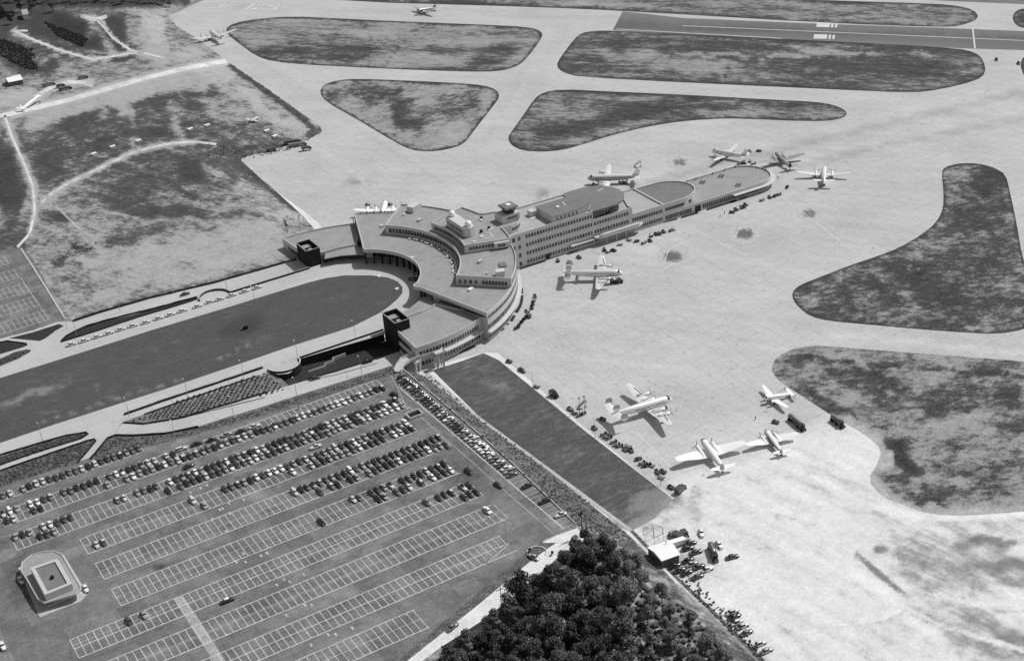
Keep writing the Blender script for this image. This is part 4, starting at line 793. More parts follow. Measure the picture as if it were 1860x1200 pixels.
# curved footbridge to the car park
fb = empty('footbridge', 'curved pale footbridge linking the terminal wing to the car park corner', 'footbridge', G(740, 655, ZA))
bl = [G(*q, .5) for q in [(716, 674), (720.5, 663.5), (729.5, 651.5), (743, 646), (756.5, 642.5), (776, 639.5), (789, 636.5)]]
br = [G(*q, .5) for q in [(728, 675), (734, 663.5), (744.5, 656), (758, 650), (776, 645.5), (799, 639.5), (803, 633)]]
mb = MB(); mb.loft([[(a.x, a.y, .1), (b.x, b.y, .1), (b.x, b.y, .5), (a.x, a.y, .5)] for a, b in zip(bl, br)]); tb(mb, 'deck', M['walk'], fb)
for s_ in (bl, br):
    mb = MB()
    L, Q = polyband([(p.x, p.y) for p in s_], .3); mb.prism(L+Q[::-1], .1, 1.5); tb(mb, 'parapet', M['coping'], fb)
for q in ((758, 655), (792, 644)):
    g = G(*q, .3); mb = MB()
    for d in (-1.3, 1.3): mb.box(-.35, .35, -.35, .35, ZA, .1, 0, .4, (g.x+d, g.y+.5*d))
    mb.box(-2, 2, -.5, .5, -.6, .1, 0, .4, (g.x, g.y)); tb(mb, 'pier', M['coping'], fb)
g = G(792, 642, 0); mb = MB()
for d in (-1.6, 1.6):
    mb.box(-.3, .3, -.3, .3, ZA, 1.9, 0, 0, (g.x+d, g.y-1.6)); mb.box(-.3, .3, -.3, .3, ZA, 1.9, 0, 0, (g.x+d, g.y-3.6))
mb.box(-2, 2, -4, -1.3, 1.9, 2.2, 0, 0, (g.x, g.y)); tb(mb, 'stair_portal', M['coping'], fb)

# ------------------------------------------------------------------ car park booth building
BT = empty('pavilion', 'small flat-roofed building with round end and raised roof box in the car park', 'building', (3.5, 34, 0))
def bb(mb, n, mt): return tb(mb, n, mt, BT)
base = [(-5.2, 18), (9, 18), (12, 20.5), (12.4, 24), (12, 49), (8, 52.5), (3, 53.6), (-4.2, 51)]
mb = MB(); mb.prism(base, -.05, .18); bb(mb, 'plinth', M['walk'])
body = [(-1.6, 22), (8.6, 22), (9.6, 24), (9.6, 45), (6, 49), (1, 48.5), (-2, 44), (-2.4, 38)]
mb = MB(); mb.prism(body, .1, 2.9); bb(mb, 'wall', M['conc'])
eave = [(-2.2, 20.2), (8.4, 18.6), (10.4, 19.6), (11.0, 21.5), (10.9, 44.5), (9, 48.5), (5.5, 50.6), (1.5, 51.2), (-2.6, 48.8), (-4.2, 44), (-3.9, 38), (-3.6, 24)]
tier(eave, 2.9, 3.6, 'roofgrey', .3, .3, BT)
tier([(-1.3, 17.9+3.2), (8.4, 18.6+3), (8.3, 39.2), (-1.3, 39.8)], 3.2, 6.0, 'roofdark', .5, 1.3, BT)
band([(-1.8, 21.9), (8.4, 21.9)], .9, 2.5, 1.3, .25, .05, parent=BT, lit=.1)
mb = MB(); mb.ball((3.6, 29.5, 6.0), .8, 8); bb(mb, 'roof_vent', M['black'])
# car park island shelter and small sign frame
sh = empty('ramp_shelter', 'small open white-rimmed box beside the end of a parking row', 'shelter', G(753, 752, 0))
g = G(753, 755, 0); q = [(-3, -2.2), (3, -2.2), (3, 2.2), (-3, 2.2)]; mb = MB()
for a, b in pl(q+[q[0]]): mb.beam((g.x+a[0], g.y+a[1]), (g.x+b[0], g.y+b[1]), .45, 0, 1.3)
tb(mb, 'rim', M['coping'], sh)
mb = MB(); mb.box(-2.8, 2.8, -2, 2, .02, .25, 0, 0, (g.x, g.y)); tb(mb, 'pit', M['black'], sh)

# ------------------------------------------------------------------ parking bay markings
WST, PB, DB = 2.62, 18.30, 10.97
ROWY = {k: -(i-6)*PB for i, k in enumerate('ABCDEFGHIJ')}
RX = {'A': (-14, 58.7), 'B': (-1.4, 160.7), 'C': (-1.4, 162), 'D': (19.7, 155.6), 'E': (20, 160.6), 'F': (20.2, 155), 'G': (0, 154), 'H': (0, 153.8), 'I': (-6, 146.8), 'J': (-6, 101.8)}
mk = MB(); ZM = .034
def ml(x0, y0, x1, y1, w=.2, z=ZM):
    d = Vector((x1-x0, y1-y0)).normalized(); n = Vector((-d.y, d.x))*(w/2)
    mk.add([(x0-n.x, y0-n.y, z), (x1-n.x, y1-n.y, z), (x1+n.x, y1+n.y, z), (x0+n.x, y0+n.y, z)], [(0, 1, 2, 3)])
for k, (x0, x1) in RX.items():
    yt = ROWY[k]; yb = yt-DB; yc = yt-DB/2
    if k != 'A': ml(x0, yt, x1, yt, .30)
    ml(x0, yb, x1, yb, .32); xs_ = x1
    if k != 'A': ml(x0, yc, x1, yc, .16 if k not in 'GI' else .3, ZM+.003)
    if k in 'HG': ml(x0, yc-.9*(1 if k == 'H' else -2.2), x1, yc-.9*(1 if k == 'H' else -2.2), .12, ZM+.003)
    if k in 'EF': ml(x0, yb+1.7, x1, yb+1.7, .10, ZM+.003)
    n = int(round((x1-x0)/WST))
    for i in range(n+1):
        x = x0+i*WST
        y1 = yb
        if k == 'I' and x > 134: y1 = max(yb, yc-(146.8-x)*.35)
        ml(x, (yc if k == 'A' else yt), x, y1, .22, ZM+.006)
for yy in [(-6, 42), ]: pass
ml(133.4, -48.1, 146.9, -42.7, .22); ml(162, 73, 162.9, -47, .16); ml(166.2, 80, 167.4, -47, .36); ml(168.0, 91, 161.8, 66, .14)
for i in range(52):
    y = -46.5+i*2.5
    if y < 84: ml(166.4, y, 173.6, y, .13, ZM+.004)
for yt in (332.3, 312, 291.9, 273, 254.2):
    ml(15, yt, 61.7, yt, .2); ml(15, yt-12, 60.5, yt-12, .2); ml(15, yt-6, 61, yt-6, .15, ZM+.003)
    for i in range(17): ml(61-i*2.7, yt, 61-i*2.7, yt-12, .16, ZM+.006)
ml(61.6, 300, 60, 242, .16, ZM+.009)
tag(mk.build('parking_markings', M['line']), kind='structure')
sm = MB()
for px, py in [(400, 926), (387, 943), (430, 1021), (443, 1006), (486, 1005), (475, 1010), (447, 1021), (553, 1044), (517, 1053), (527, 1057), (504, 1063), (555, 1099), (567, 1099), (521, 1118), (597, 1153), (611, 1153), (566, 1172), (641, 1141), (412, 966), (405, 924), (417, 915), (443, 908), (418, 933), (365, 887), (355, 877), (377, 882), (347, 895)]:
    g = G(px, py, 0)
    for d in (0, .9): sm.box(-.35, .35, -.28+d, .28+d, .03, .045, 0, 0, (g.x, g.y))
tag(sm.build('parking_markings', M['line']), kind='structure')

# ------------------------------------------------------------------ AIRCRAFT
def ring(x, zc, rw, rh, n=14): return [(x, rw*math.cos(2*PI*i/n), zc+rh*math.sin(2*PI*i/n)) for i in range(n)]
def wing_loft(st, n=8):
    """stations (y, x_leading, chord, z, thickness) -> closed tapered surface"""
    prof = [(0, 0), (.08, .5), (.3, .9), (.65, .6), (1, .03), (.65, -.35), (.3, -.5), (.08, -.3)]
    mb = MB()
    mb.loft([[(xl-c*u, y, z+t*v) for u, v in prof] for y, xl, c, z, t in st]); return mb
def aircraft(name, label, px, py, yaw, L, span, rad, z_axis, engines, fin='single', dark=0, tail_low=False, stripes=False, finstripe=False, wingx=.08, chord=None, mat='alu', group=None, props=True, loc=None, cat='airliner', fin_mat=None, h=7.5, tailspan=None, zb=None, roofwhite=False, belly=None, wings=True):
    zb = ZA+.02 if zb is None else zb
    g = loc if loc else G(px, py, zb+z_axis); t = empty(name, label, cat, (g[0], g[1], zb), yaw, group)
    if tail_low: t.rotation_euler = (0, R(-7), yaw)       # tail-wheel type sits nose high
    x0 = L*.52                                              # nose position
    def X(f): return x0-L*f
    prof = [(0, .10, -.25), (.015, .42, -.2), (.05, .72, -.1), (.10, .93, 0), (.17, 1, 0), (.55, 1, 0), (.70, .86, .08), (.84, .58, .24), (.94, .30, .42), (1.0, .07, .52)]
    mb = MB(); mb.sm = True
    mb.loft([ring(X(f), z_axis+rad*dz, rad*k, rad*k*1.04) for f, k, dz in prof])
    mats = [M[mat]]
    if belly: 
        for i, f in enumerate(mb.f):
            if len(f) == 4:
                zc = sum(mb.v[j][2] for j in f)/4; xc = sum(mb.v[j][0] for j in f)/4
                if zc < z_axis+rad*.35*(1-.0*xc): mb.mi[i] = 1
        mats.append(M[belly])
    fu = mb.build('fuselage', mats, t)
    for s_ in (1, -1):
        w = MB(); n = int(L*.5/1.15)
        for i in range(n):
            x = X(.17)-i*1.15; w.box(x-.24, x+.24, s_*rad*1.0-.06, s_*rad*1.0+.05, z_axis+.12, z_axis+.55)
        w.build('cabin_windows', M['planedark'], fu)
    w = MB(); r_ = rad*.80; w.loft([[(X(.052), r_*math.cos(a), z_axis+rad*.02+r_*math.sin(a)) for a in (.45, .9, PI/2, PI-.9, PI-.45)], [(X(.085), rad*.93*math.cos(a), z_axis+rad*.12+rad*.93*math.sin(a)) for a in (.45, .9, PI/2, PI-.9, PI-.45)]], False)
    w.build('cockpit_window', M['black'], fu)
    xw = X(.36)+ (chord or span*.14)*.5; c0 = chord or span*.14
    if wings:
      for s_ in (1, -1):
        st = [(0, xw, c0, z_axis-rad*.72, rad*.16), (s_*span*.17, xw-.1*c0, c0*.86, z_axis-rad*.6, rad*.14), (s_*span*.40, xw-.32*c0, c0*.58, z_axis-rad*.6+span*.035, rad*.09), (s_*span*.48, xw-.44*c0, c0*.42, z_axis-rad*.6+span*.045, rad*.06), (s_*span*.5, xw-.50*c0, c0*.26, z_axis-rad*.6+span*.048, rad*.03)]
        if s_ < 0: mbw = wing_loft([q for q in st]); mbw.f = [f[::-1] for f in mbw.f]
        else: mbw = wing_loft(st)
        wg = mbw.build('wing', M[mat], t)
        if stripes:
            d = MB(); z = z_axis-rad*.6+.32
            def dz(y): return z_axis-rad*.6+rad*.14+max(0, abs(y)-span*.17)*.15+.10
            ya, yb_ = s_*span*.27, s_*span*.40
            d.add([(xw-.28*c0, ya, dz(ya)), (xw-.34*c0, ya, dz(ya)+.01), (xw-.50*c0, yb_, dz(yb_)), (xw-.45*c0, yb_, dz(yb_))], [(0, 1, 2, 3), (3, 2, 1, 0)])
            for yy in (s_*span*.10, s_*span*.15, s_*span*.235, s_*span*.26):
                d.box(xw-c0*.78, xw-.12*c0, yy-.14, yy+.14, dz(yy)+.05, dz(yy)+.09)
            d.build('wing_walk_stripes', M['planedark'], wg)
        for ye, big in engines:
            y = s_*ye; zc = z_axis-rad*.55+max(0, abs(y)-span*.17)*.15; rr = .72*big; xe = xw-.05*c0
            e = MB(); e.sm = True; e.loft([ring(xe+x, zc+dz_, k*rr, k*rr, 10) if 0 else [(xe+x, y+k*rr*math.cos(2*PI*i/10), zc+dz_+k*rr*math.sin(2*PI*i/10)) for i in range(10)] for x, k, dz_ in ((1.9*big, .55, 0), (1.75*big, .9, 0), (1.1*big, 1, 0), (-.2, .95, 0), (-2.2*big, .6, -.05), (-4.2*big, .12, 0))])
            en = e.build('engine', M[mat], t)
            k_ = MB(); k_.loft([[(xe+x, y+r2*math.cos(2*PI*i/8), zc+r2*math.sin(2*PI*i/8)) for i in range(8)] for x, r2 in ((1.8*big, rr*.72), (1.93*big, rr*.6), (2.0*big, rr*.25), (2.5*big, .07))]); k_.build('spinner', M['black'], en)
            if props:
                p = MB(); x = xe+2.15*big
                for b in range(3):
                    a = 2*PI*b/3+.5+ye; r1 = 2.0*big
                    ca, sa = math.cos(a), math.sin(a); wv = .17
                    p.add([(x, y+.2*ca-wv*sa, zc+.2*sa+wv*ca), (x, y+.2*ca+wv*sa, zc+.2*sa-wv*ca), (x+.05, y+r1*ca+wv*.6*sa, zc+r1*sa-wv*.6*ca), (x+.05, y+r1*ca-wv*.6*sa, zc+r1*sa+wv*.6*ca)] + [(x+.08, y+.2*ca-wv*sa, zc+.2*sa+wv*ca), (x+.08, y+.2*ca+wv*sa, zc+.2*sa-wv*ca), (x+.12, y+r1*ca+wv*.6*sa, zc+r1*sa-wv*.6*ca), (x+.12, y+r1*ca-wv*.6*sa, zc+r1*sa+wv*.6*ca)],
                          [(0, 1, 2, 3), (7, 6, 5, 4), (0, 4, 5, 1), (1, 5, 6, 2), (2, 6, 7, 3), (3, 7, 4, 0)])
                p.build('propeller', M['prop'], en)
    # tail
    ts = tailspan or span*.34; xt = X(.87); zt = z_axis+rad*.45
    for s_ in (1, -1):
        d = .08 if fin == 'triple' else .04
        q = wing_loft([(0, xt, ts*.26, zt, .16), (s_*ts*.42, xt-.10*ts*.26-ts*.04, ts*.17, zt+ts*d, .1), (s_*ts*.5, xt-ts*.10, ts*.09, zt+ts*d*1.1, .05)])
        if s_ < 0: q.f = [f[::-1] for f in q.f]
        tp = q.build('tailplane', M[mat], t)
    def finmesh(y, zbot, ht, ch, sweep, oval=False):
        if oval: pts = [(xt+.3-ch*.5+ch*.56*math.cos(a), zbot+ht/2+ht/2*math.sin(a)) for a in [2*PI*i/18 for i in range(18)]]
        else: pts = [(xt+sweep+1.2, zbot), (xt-sweep*.2, zbot+ht*.45), (xt-sweep*1.0, zbot+ht*.92), (xt-sweep*1.15-.2, zbot+ht), (xt-sweep-ch*.45, zbot+ht*.97), (xt-sweep-ch*.72, zbot+ht*.75), (xt-ch*.95, zbot+.2*ht), (xt-ch*.8, zbot)]
        f = MB(); n = len(pts); f.add([(a, y-.09, b) for a, b in pts]+[(a, y+.09, b) for a, b in pts], [tuple(range(n)), tuple(range(n, 2*n))[::-1]]+[(i, n+i, n+(i+1) % n, (i+1) % n) for i in range(n)])
        o = f.build('fin', M[fin_mat or mat], t)
        if finstripe:
            b = MB()
            for j in range(4):
                za = zbot+ht*(.45+.13*j); zc_ = za+ht*.055; hw = ch*.5*math.sqrt(max(.02, 1-((za-zbot-ht/2)/(ht/2))**2)) if oval else ch*.4
                xm = xt+.3-ch*.5 if oval else xt-ch*.45-sweep*.7*(.45+.13*j)
                b.box(xm-hw, xm+hw, y-.12, y+.12, za, zc_)
            b.build('fin_stripes', M['planedark'], o)
    if fin == 'triple':
        for y in (-ts*.46, 0, ts*.46): finmesh(y, zt-(1.0 if y else -.4)+abs(y)*.08, 3.9 if y else 3.4, 2.9, .6, True)
    elif fin == 'twin':
        for y in (-ts*.46, ts*.46): finmesh(y, zt-.5, 2.0, 1.6, .3, True)
    else: finmesh(0, zt-.1, h-zt, ts*.27, .9)
    # undercarriage
    gx = [(xw-c0*.55, s_*(engines[0][0] if engines else span*.13)) for s_ in (1, -1)]
    zt0 = z_axis-rad*.8
    if tail_low: gx = [(xw-c0*.05, y) for _, y in gx]
    for x, y in gx + ([(X(.93), 0)] if tail_low else [(X(.10), 0)]):
        small = y == 0; zz = .9 if not small else .35
        lg = MB(); lg.bar((x, y, .4), (x, y, zt0 if not (small and tail_low) else z_axis), .13, 6); lg = lg.build('landing_gear', M['alugrey'], t)
        for d in (-.3, .3):
            wv = MB(); r_ = .55 if not small else .35; wv.bar((x, y+d-.14, r_+(.6 if tail_low and small else 0)), (x, y+d+.14, r_+(.6 if tail_low and small else 0)), r_, 12); wv.build('wheel', M['tyre'], lg)
    return t
E2 = [(4.4, 1.1)]; E4 = [(4.7, 1.05), (9.3, 1.0)]
GP = 'airliners parked around the apron'
aircraft('airliner', 'silver triple-tailed four-engine airliner nosed beside a fuel truck near the dock', 0, 0, R(-37), 29, 37.5, 1.75, 3.7, [(4.4, 1.1), (9.0, 1.05)], 'triple', stripes=True, finstripe=True, chord=5.4, loc=(293.5, 121.5), h=7, tailspan=15.2, group=GP)
aircraft('airliner', 'white-topped triple-tailed four-engine airliner parked beside the long lawn', 0, 0, R(-8), 28, 37.5, 1.8, 3.8, [(4.4, 1.1), (9.0, 1.05)], 'triple', stripes=True, finstripe=True, chord=5.4, loc=(239.5, 6.2), h=7, tailspan=15.2, group=GP)
aircraft('airliner', 'four-engine airliner with white roof and dark flank parked behind the dock', 0, 0, R(143), 30, 36, 1.75, 3.6, [(4.6, 1.05), (9.0, 1.0)], chord=5.0, loc=(371.5, 213.5), h=8.6, group=GP, belly='alugrey')
aircraft('airliner', 'white twin-engine airliner nose-in behind the rounded end of the dock', 0, 0, R(113), 23, 28.4, 1.45, 3.0, E2, chord=4.3, loc=(442.2, 200), h=8, group=GP)
aircraft('airliner', 'dark-winged tail-wheel airliner with black fin just off the dock tip', 0, 0, R(76), 19.7, 29, 1.2, 2.7, [(3.0, 1.0)], tail_low=True, chord=5.0, loc=(458.6, 173.5), h=5.4, group=GP, fin_mat='black', mat='alugrey')
aircraft('airliner', 'white twin-engine airliner seen from behind beyond the dock tip', 0, 0, R(47), 22.7, 28.4, 1.45, 3.1, E2, chord=4.0, loc=(461, 142.5), h=8.6, group=GP, tailspan=12)
aircraft('airliner', 'largest white twin-engine tail-wheel plane on the bright south apron', 0, 0, R(77), 20.5, 29.5, 1.35, 2.8, [(3.2, 1.1)], tail_low=True, chord=6.2, loc=(242, -38), h=5.6, group=GP, mat='white')
aircraft('airliner', 'smaller white tail-wheel plane with dark nose on the south apron', 0, 0, R(75), 16, 22, 1.05, 2.2, [(2.7, .85)], tail_low=True, chord=4.4, loc=(267, -44.5), h=4.4, group=GP, mat='white', belly='planedark')
aircraft('airliner', 'small white twin-engine plane with its tail over the grass edge', 0, 0, R(170), 13.5, 19.8, 1.0, 1.9, [(2.6, .8)], 'twin', tail_low=True, chord=3.2, loc=(291, -18.8), h=4, group=GP, mat='white', tailspan=8)
aircraft('airliner', 'white airliner half hidden behind the north roof terrace', 0, 0, R(57), 28, 33, 1.6, 3.5, E4, chord=4.6, loc=(247.6, 256.3), h=8, group=GP, mat='white')
aircraft('airliner', 'large silver four-engine airliner taxiing at the far north-west taxiway', 0, 0, R(88), 28.6, 35.8, 1.75, 3.6, E4, chord=5.6, loc=(300, 641.5), h=8.4, group=GP)
aircraft('airliner', 'dark twin-engine plane alone on the far runway', 0, 0, R(-170), 19, 26, 1.2, 2.6, [(3.0, 1.0)], tail_low=True, chord=4, loc=(455, 591), h=5.4, mat='alugrey', group=GP, fin_mat='planedark')
aircraft('airliner', 'long white wingless airliner body parked beside the western dirt road', 0, 0, R(38), 24, 27, 1.25, 2.4, [(3.2, 1.0)], tail_low=True, chord=3.6, loc=(139.5, 570.5), h=6, mat='white', zb=.05, group=GP, wings=False)
aircraft('light_aircraft', 'small white light aircraft standing in the scrubby western field', 461, 217, R(-150), 8, 11, .55, 1.3, [], tail_low=True, chord=1.7, h=2.6, mat='white', zb=hz(458, 222)+.05, cat='light aircraft')

# ------------------------------------------------------------------ CARS
def car_proto(kind):
    """1940s-50s road car, nose at +x, as a parts dictionary of meshes"""
    Lh = {'sedan': 2.55, 'fastback': 2.5, 'convertible': 2.6, 'wagon': 2.6}[kind]
    st = {'sedan': [(-1, .55, .55), (-.93, .78, .78), (-.6, .88, .93), (-.3, .92, .95), (.25, .92, .95), (.38, .86, 1.0), (.8, .74, .97), (.95, .62, .85), (1, .5, .55)],
          'fastback': [(-1, .45, .45), (-.93, .66, .66), (-.7, .8, .98), (-.3, .92, 1.0), (.25, .92, .98), (.38, .84, 1.03), (.8, .68, .98), (.95, .58, .85), (1, .46, .55)],
          'convertible': [(-1, .55, .55), (-.93, .8, .8), (-.5, .9, .9), (.3, .93, .93), (.85, .8, .95), (.96, .7, .8), (1, .55, .5)],
          'wagon': [(-1, .8, .6), (-.97, .88, .95), (-.3, .92, .97), (.25, .92, .97), (.38, .86, 1.0), (.8, .74, .97), (.95, .62, .85), (1, .5, .55)]}[kind]
    def sec(x, hw, zt): return [(x, -hw*.9, .28), (x, -hw, .5), (x, -hw*.98, .78), (x, -hw*.72, zt), (x, 0, zt+.04), (x, hw*.72, zt), (x, hw*.98, .78), (x, hw, .5), (x, hw*.9, .28)]
    P_ = {}
    b = MB(); b.sm = True; b.loft([sec(x*Lh, hw, zt) for x, hw, zt in st]); P_['body'] = (b.mesh('body', M['car0']), None)
    gx = {'sedan': (-1.35, -.95, .45, .95), 'fastback': (-1.95, -.8, .4, .9), 'convertible': (-1.2, -.6, .3, .75), 'wagon': (-2.45, -2.3, .45, .95)}[kind]
    zt = 1.5
    g = MB(); w0, w1 = .80, .64
    g.add([(gx[0], -w0, .93), (gx[3], -w0, .93), (gx[3], w0, .93), (gx[0], w0, .93), (gx[1], -w1, zt), (gx[2], -w1, zt), (gx[2], w1, zt), (gx[1], w1, zt)], [(0, 1, 5, 4), (1, 2, 6, 5), (2, 3, 7, 6), (3, 0, 4, 7), (4, 5, 6, 7)])
    P_['window'] = (g.mesh('window', M['glass']), None)
    r = MB()
    r.loft([[(gx[1]-.22, y*w1*1.03, zt-.07 if abs(y) > .9 else zt+.02) for y in (-1, -.6, .6, 1)], [(gx[1]+.25, y*w1*1.05, zt-.03 if abs(y) > .9 else zt+.13) for y in (-1, -.6, .6, 1)], [(gx[2]-.2, y*w1*1.05, zt-.03 if abs(y) > .9 else zt+.13) for y in (-1, -.6, .6, 1)], [(gx[2]+.1, y*w1*1.03, zt-.06 if abs(y) > .9 else zt+.03) for y in (-1, -.6, .6, 1)]])
    r.sm = True
    P_['roof'] = (r.mesh('roof', M['car0']), None)
    c = MB(); 
    for s_ in (1, -1): c.box(s_*Lh-.06+.04*s_, s_*Lh+.06+.04*s_, -.82, .82, .36, .52)
    P_['bumper'] = (c.mesh('bumper', M['chrome']), None)
    return P_
KP = {k: car_proto(k) for k in ('sedan', 'fastback', 'convertible', 'wagon')}
wm = MB(); wm.bar((0, -.11, .33), (0, .11, .33), .33, 10); WHEEL = wm.mesh('wheel', M['tyre'])
TON = ['black', 'dark grey', 'mid grey', 'light grey', 'pale', 'white']
CARS = []                                        # (distance, kind, tone, roof tone, x, y, z, yaw, label, group, category)
def car(kind, tone, x, y, z, yaw, label, group, cat='car', roof=None, force=False):
    d = (Vector((x, y, z))-CAM).length
    CARS.append((0 if force else d, kind, tone, tone if roof is None else roof, x, y, z, yaw, label, group, cat))
rc = random.Random(11)
def rtone(): return rc.choices(range(6), (17, 23, 16, 17, 16, 11))[0]
def rkind(): return rc.choices(('sedan', 'fastback', 'convertible', 'wagon'), (60, 28, 6, 4))[0]
def ordn(n):
    return '%d%s' % (n, 'th' if 10 <= n % 100 <= 20 else {1: 'st', 2: 'nd', 3: 'rd'}.get(n % 10, 'th'))
OCC = {'A-bot': [(-12, 28), (40, 266)], 'B-top': [(-5, 33), (48, 95), (108, 180), (190, 285), (292, 316)], 'B-bot': [(-5, 28), (55, 80), (190, 201), (222, 697)],
       'C-top': [(20, 55), (72, 133), (207, 231), (245, 291), (302, 722)], 'C-bot': [(66, 103), (301, 312), (324, 738)],
       'D-top': [(342, 355), (402, 746)], 'D-bot': [(168, 192), (363, 376), (523, 536), (557, 705), (716, 750)],
       'E-top': [(526, 798)], 'E-bot': [(569, 582), (594, 617), (627, 650), (662, 802)],
       'F-top': [(636, 656), (669, 714), (723, 822)], 'F-bot': [(579, 590), (681, 704), (713, 748), (759, 770), (779, 834)],
       'G-top': [(228, 239), (252, 262), (769, 780), (794, 812), (817, 828), (834, 856)], 'G-bot': [(837, 869)], 'H-top': [(880, 891)]}
RN = {'A': 'the first row, by the striped flower beds', 'B': 'the second row', 'C': 'the third row', 'D': 'the fourth row', 'E': 'the fifth row', 'F': 'the sixth row', 'G': 'the seventh row', 'H': 'the eighth row'}
for key, rngs in OCC.items():
    k, side = key.split('-'); x0, x1 = RX[k]; n = int(round((x1-x0)/WST)); yc = ROWY[k]-(2.75 if side == 'top' else DB-2.75)
    sel = []
    for i in range(n+1 if key in ('E-top', 'B-top') else n):
        x = x0+(i+.5)*WST; pxx, _ = PX((x, yc, .6))
        if any(a <= pxx <= b for a, b in rngs): sel.append(x)
    for j, x in enumerate(sel[::-1]):
        t = rtone(); kd = rkind(); rf = t
        if rc.random() < .12: rf = 0 if t > 2 else 4
        lab = '%s %s, %s from the terminal end, %s side of %s' % (TON[t], kd, ordn(j+1), 'far' if side == 'top' else 'near', RN[k] if k != 'A' else 'the first row')
        car(kd, t, x+rc.uniform(-.12, .12), yc+rc.uniform(-.35, .35), 0, R(-90 if rc.random() < .85 else 90)+rc.uniform(-.03, .03), lab, 'cars in the parking rows', roof=rf)
# the close column along the east kerb, with gaps at its near end
ys_ = []
y = 86.0
while y > -9: ys_.append(y); y -= 2.5
ys_ += [-16.5, -28.8, -39.5]
for j, y in enumerate(ys_):
    t = rtone(); kd = rkind()
    if y == -28.8: t, kd = 0, 'wagon'
    if y == -16.5: t = 0
    if y == -39.5: t = 4
    lab = '%s %s, %s from the footbridge end of the column along the east kerb' % (TON[t], kd, ordn(j+1))
    car(kd, t, 170.3+rc.uniform(-.3, .3)+(.4 if y < -10 else 0), y, 0, R(180 if rc.random() < .7 else 0)+rc.uniform(-.03, .03), lab, 'cars along the east kerb', roof=(0 if t > 3 and rc.random() < .2 else t))
SP = [(329, 815, 20, -7, 'wagon', 4, 'light wagon, first of six cars stopped end to end beside the second row'), (357, 806, 20, -7, 'sedan', 0, 'black sedan, second of six cars stopped end to end beside the second row'), (384, 799, 20, -7, 'sedan', 0, 'black sedan, third of six cars stopped end to end beside the second row'),
      (412, 789, 20, -7, 'sedan', 3, 'light grey sedan, fourth of six cars stopped beside the second row'), (438, 783, 20, -7, 'sedan', 0, 'black sedan, fifth of six cars stopped beside the second row'), (462, 774, 20, -7, 'sedan', 4, 'pale sedan, last of six cars stopped beside the second row'),
      (342, 847, 20, -9, 'fastback', 0, 'black fastback driving in the aisle between the second and third rows'), (573, 811, -20, 8, 'convertible', 4, 'long pale convertible driving in the aisle below the third row'),
      (413, 1090, 20, -8, 'sedan', 0, 'black sedan with white roof crossing the empty half of the car park'), (851, 855, 8, 10, 'sedan', 0, 'black sedan driving up the east lane, beside the sixth row'), (905, 880, 12, 9, 'sedan', 1, 'dark sedan on the lane line near the east kerb'),
      (717, 716, 12, 4, 'sedan', 0, 'black sedan turning at the top corner near the footbridge'), (810, 808, 12, 10, 'sedan', 1, 'dark sedan overhanging the terminal end of the fifth row'),
      (38, 1053, 8, 14, 'sedan', 4, 'pale sedan parked in the shade west of the pavilion'), (155, 1068, 7, 14, 'sedan', 5, 'white sedan parked east of the pavilion'), (4, 1172, 8, 14, 'sedan', 5, 'white sedan cut by the photo edge near the bottom corner'),
      (969, 1011, -18, -9, 'sedan', 3, 'grey sedan turning onto the dirt road by the ring of bushes'), (924, 1055, 14, -16, 'sedan', 2, 'grey sedan on the dirt road beside the fallen branch'), (822, 1138, 16, -13, 'sedan', 2, 'grey sedan lowest on the dirt road'), (1042, 979, 9, -14, 'sedan', 1, 'dark sedan nosed under the top of the trees'),
      (572, 687, 18, -6, 'sedan', 1, 'dark sedan stopped on the lower road below the bastion'), (667, 657, 18, -6, 'sedan', 0, 'black sedan stopped on the lower road beside the sunken yard')]
for px, py, dx, dy, kd, t, lab in SP:
    low = py in (687, 657); g = Gr(px, py, .5) if low else G(px, py, .5)
    car(kd, t, g.x, g.y, zramp(g.x)+.03 if low else 0, heading(px, py, dx, dy), lab, None, roof=5 if px == 413 else None, force=True)
TX = [(430, 812), (507, 790), (585, 766), (655, 745), (727, 722), (800, 700), (878, 680), (955, 655), (1027, 633), (1098, 610), (1190, 583), (1262, 557), (1325, 540), (1397, 517), (1475, 493), (1550, 470)]
for j, (x, y) in enumerate(TX):
    px, py = x/3.3214, 380+y/3.3214; g = G(px, py, .7)
    car('sedan', 4, g.x, g.y, 0, R(0), 'pale taxi with white roof, %s from the terminal in the cab line' % ordn(len(TX)-j), 'taxis waiting along the boulevard', 'taxi', roof=5, force=True)
g = G(336, 534, .5); car('sedan', 1, g.x, g.y, 0, 0, 'dark sedan on the north access road behind the taxis', None, force=True)
g = G(750, 507, .5); car('sedan', 0, g.x, g.y, 0, R(-50), 'black sedan dropping off in the shade of the terminal courtyard', None, force=True); g = G(753.5, 504, .5); car('sedan', 4, g.x, g.y+2, 0, R(-50), 'pale sedan dropping off in the shade of the terminal courtyard', None, force=True)
def jk(x, y): return 1150+x/4.444, 930+y/4.444
JY = [(460, 252, 20, -6, 1), (438, 292, 20, -6, 1), (505, 322, 20, -6, 1), (442, 388, 20, -9, 0), (472, 417, 20, -8, 3), (335, 432, 20, -8, 0), (372, 466, 20, -8, 1), (430, 488, 20, -8, 0), (528, 440, 20, -8, 1), (600, 460, 20, -8, 5), (520, 520, 20, -8, 1), (800, 360, 20, -5, 1),
      (550, 165, 3, 20, 5), (692, 262, 10, 14, 5), (800, 803, 20, -9, 4), (815, 842, 20, -9, 0), (838, 887, 20, -9, 4), (885, 917, 20, -9, 4), (915, 972, 20, -9, 2), (1020, 1060, 20, -9, 4), (1075, 1118, 20, -9, 3)]
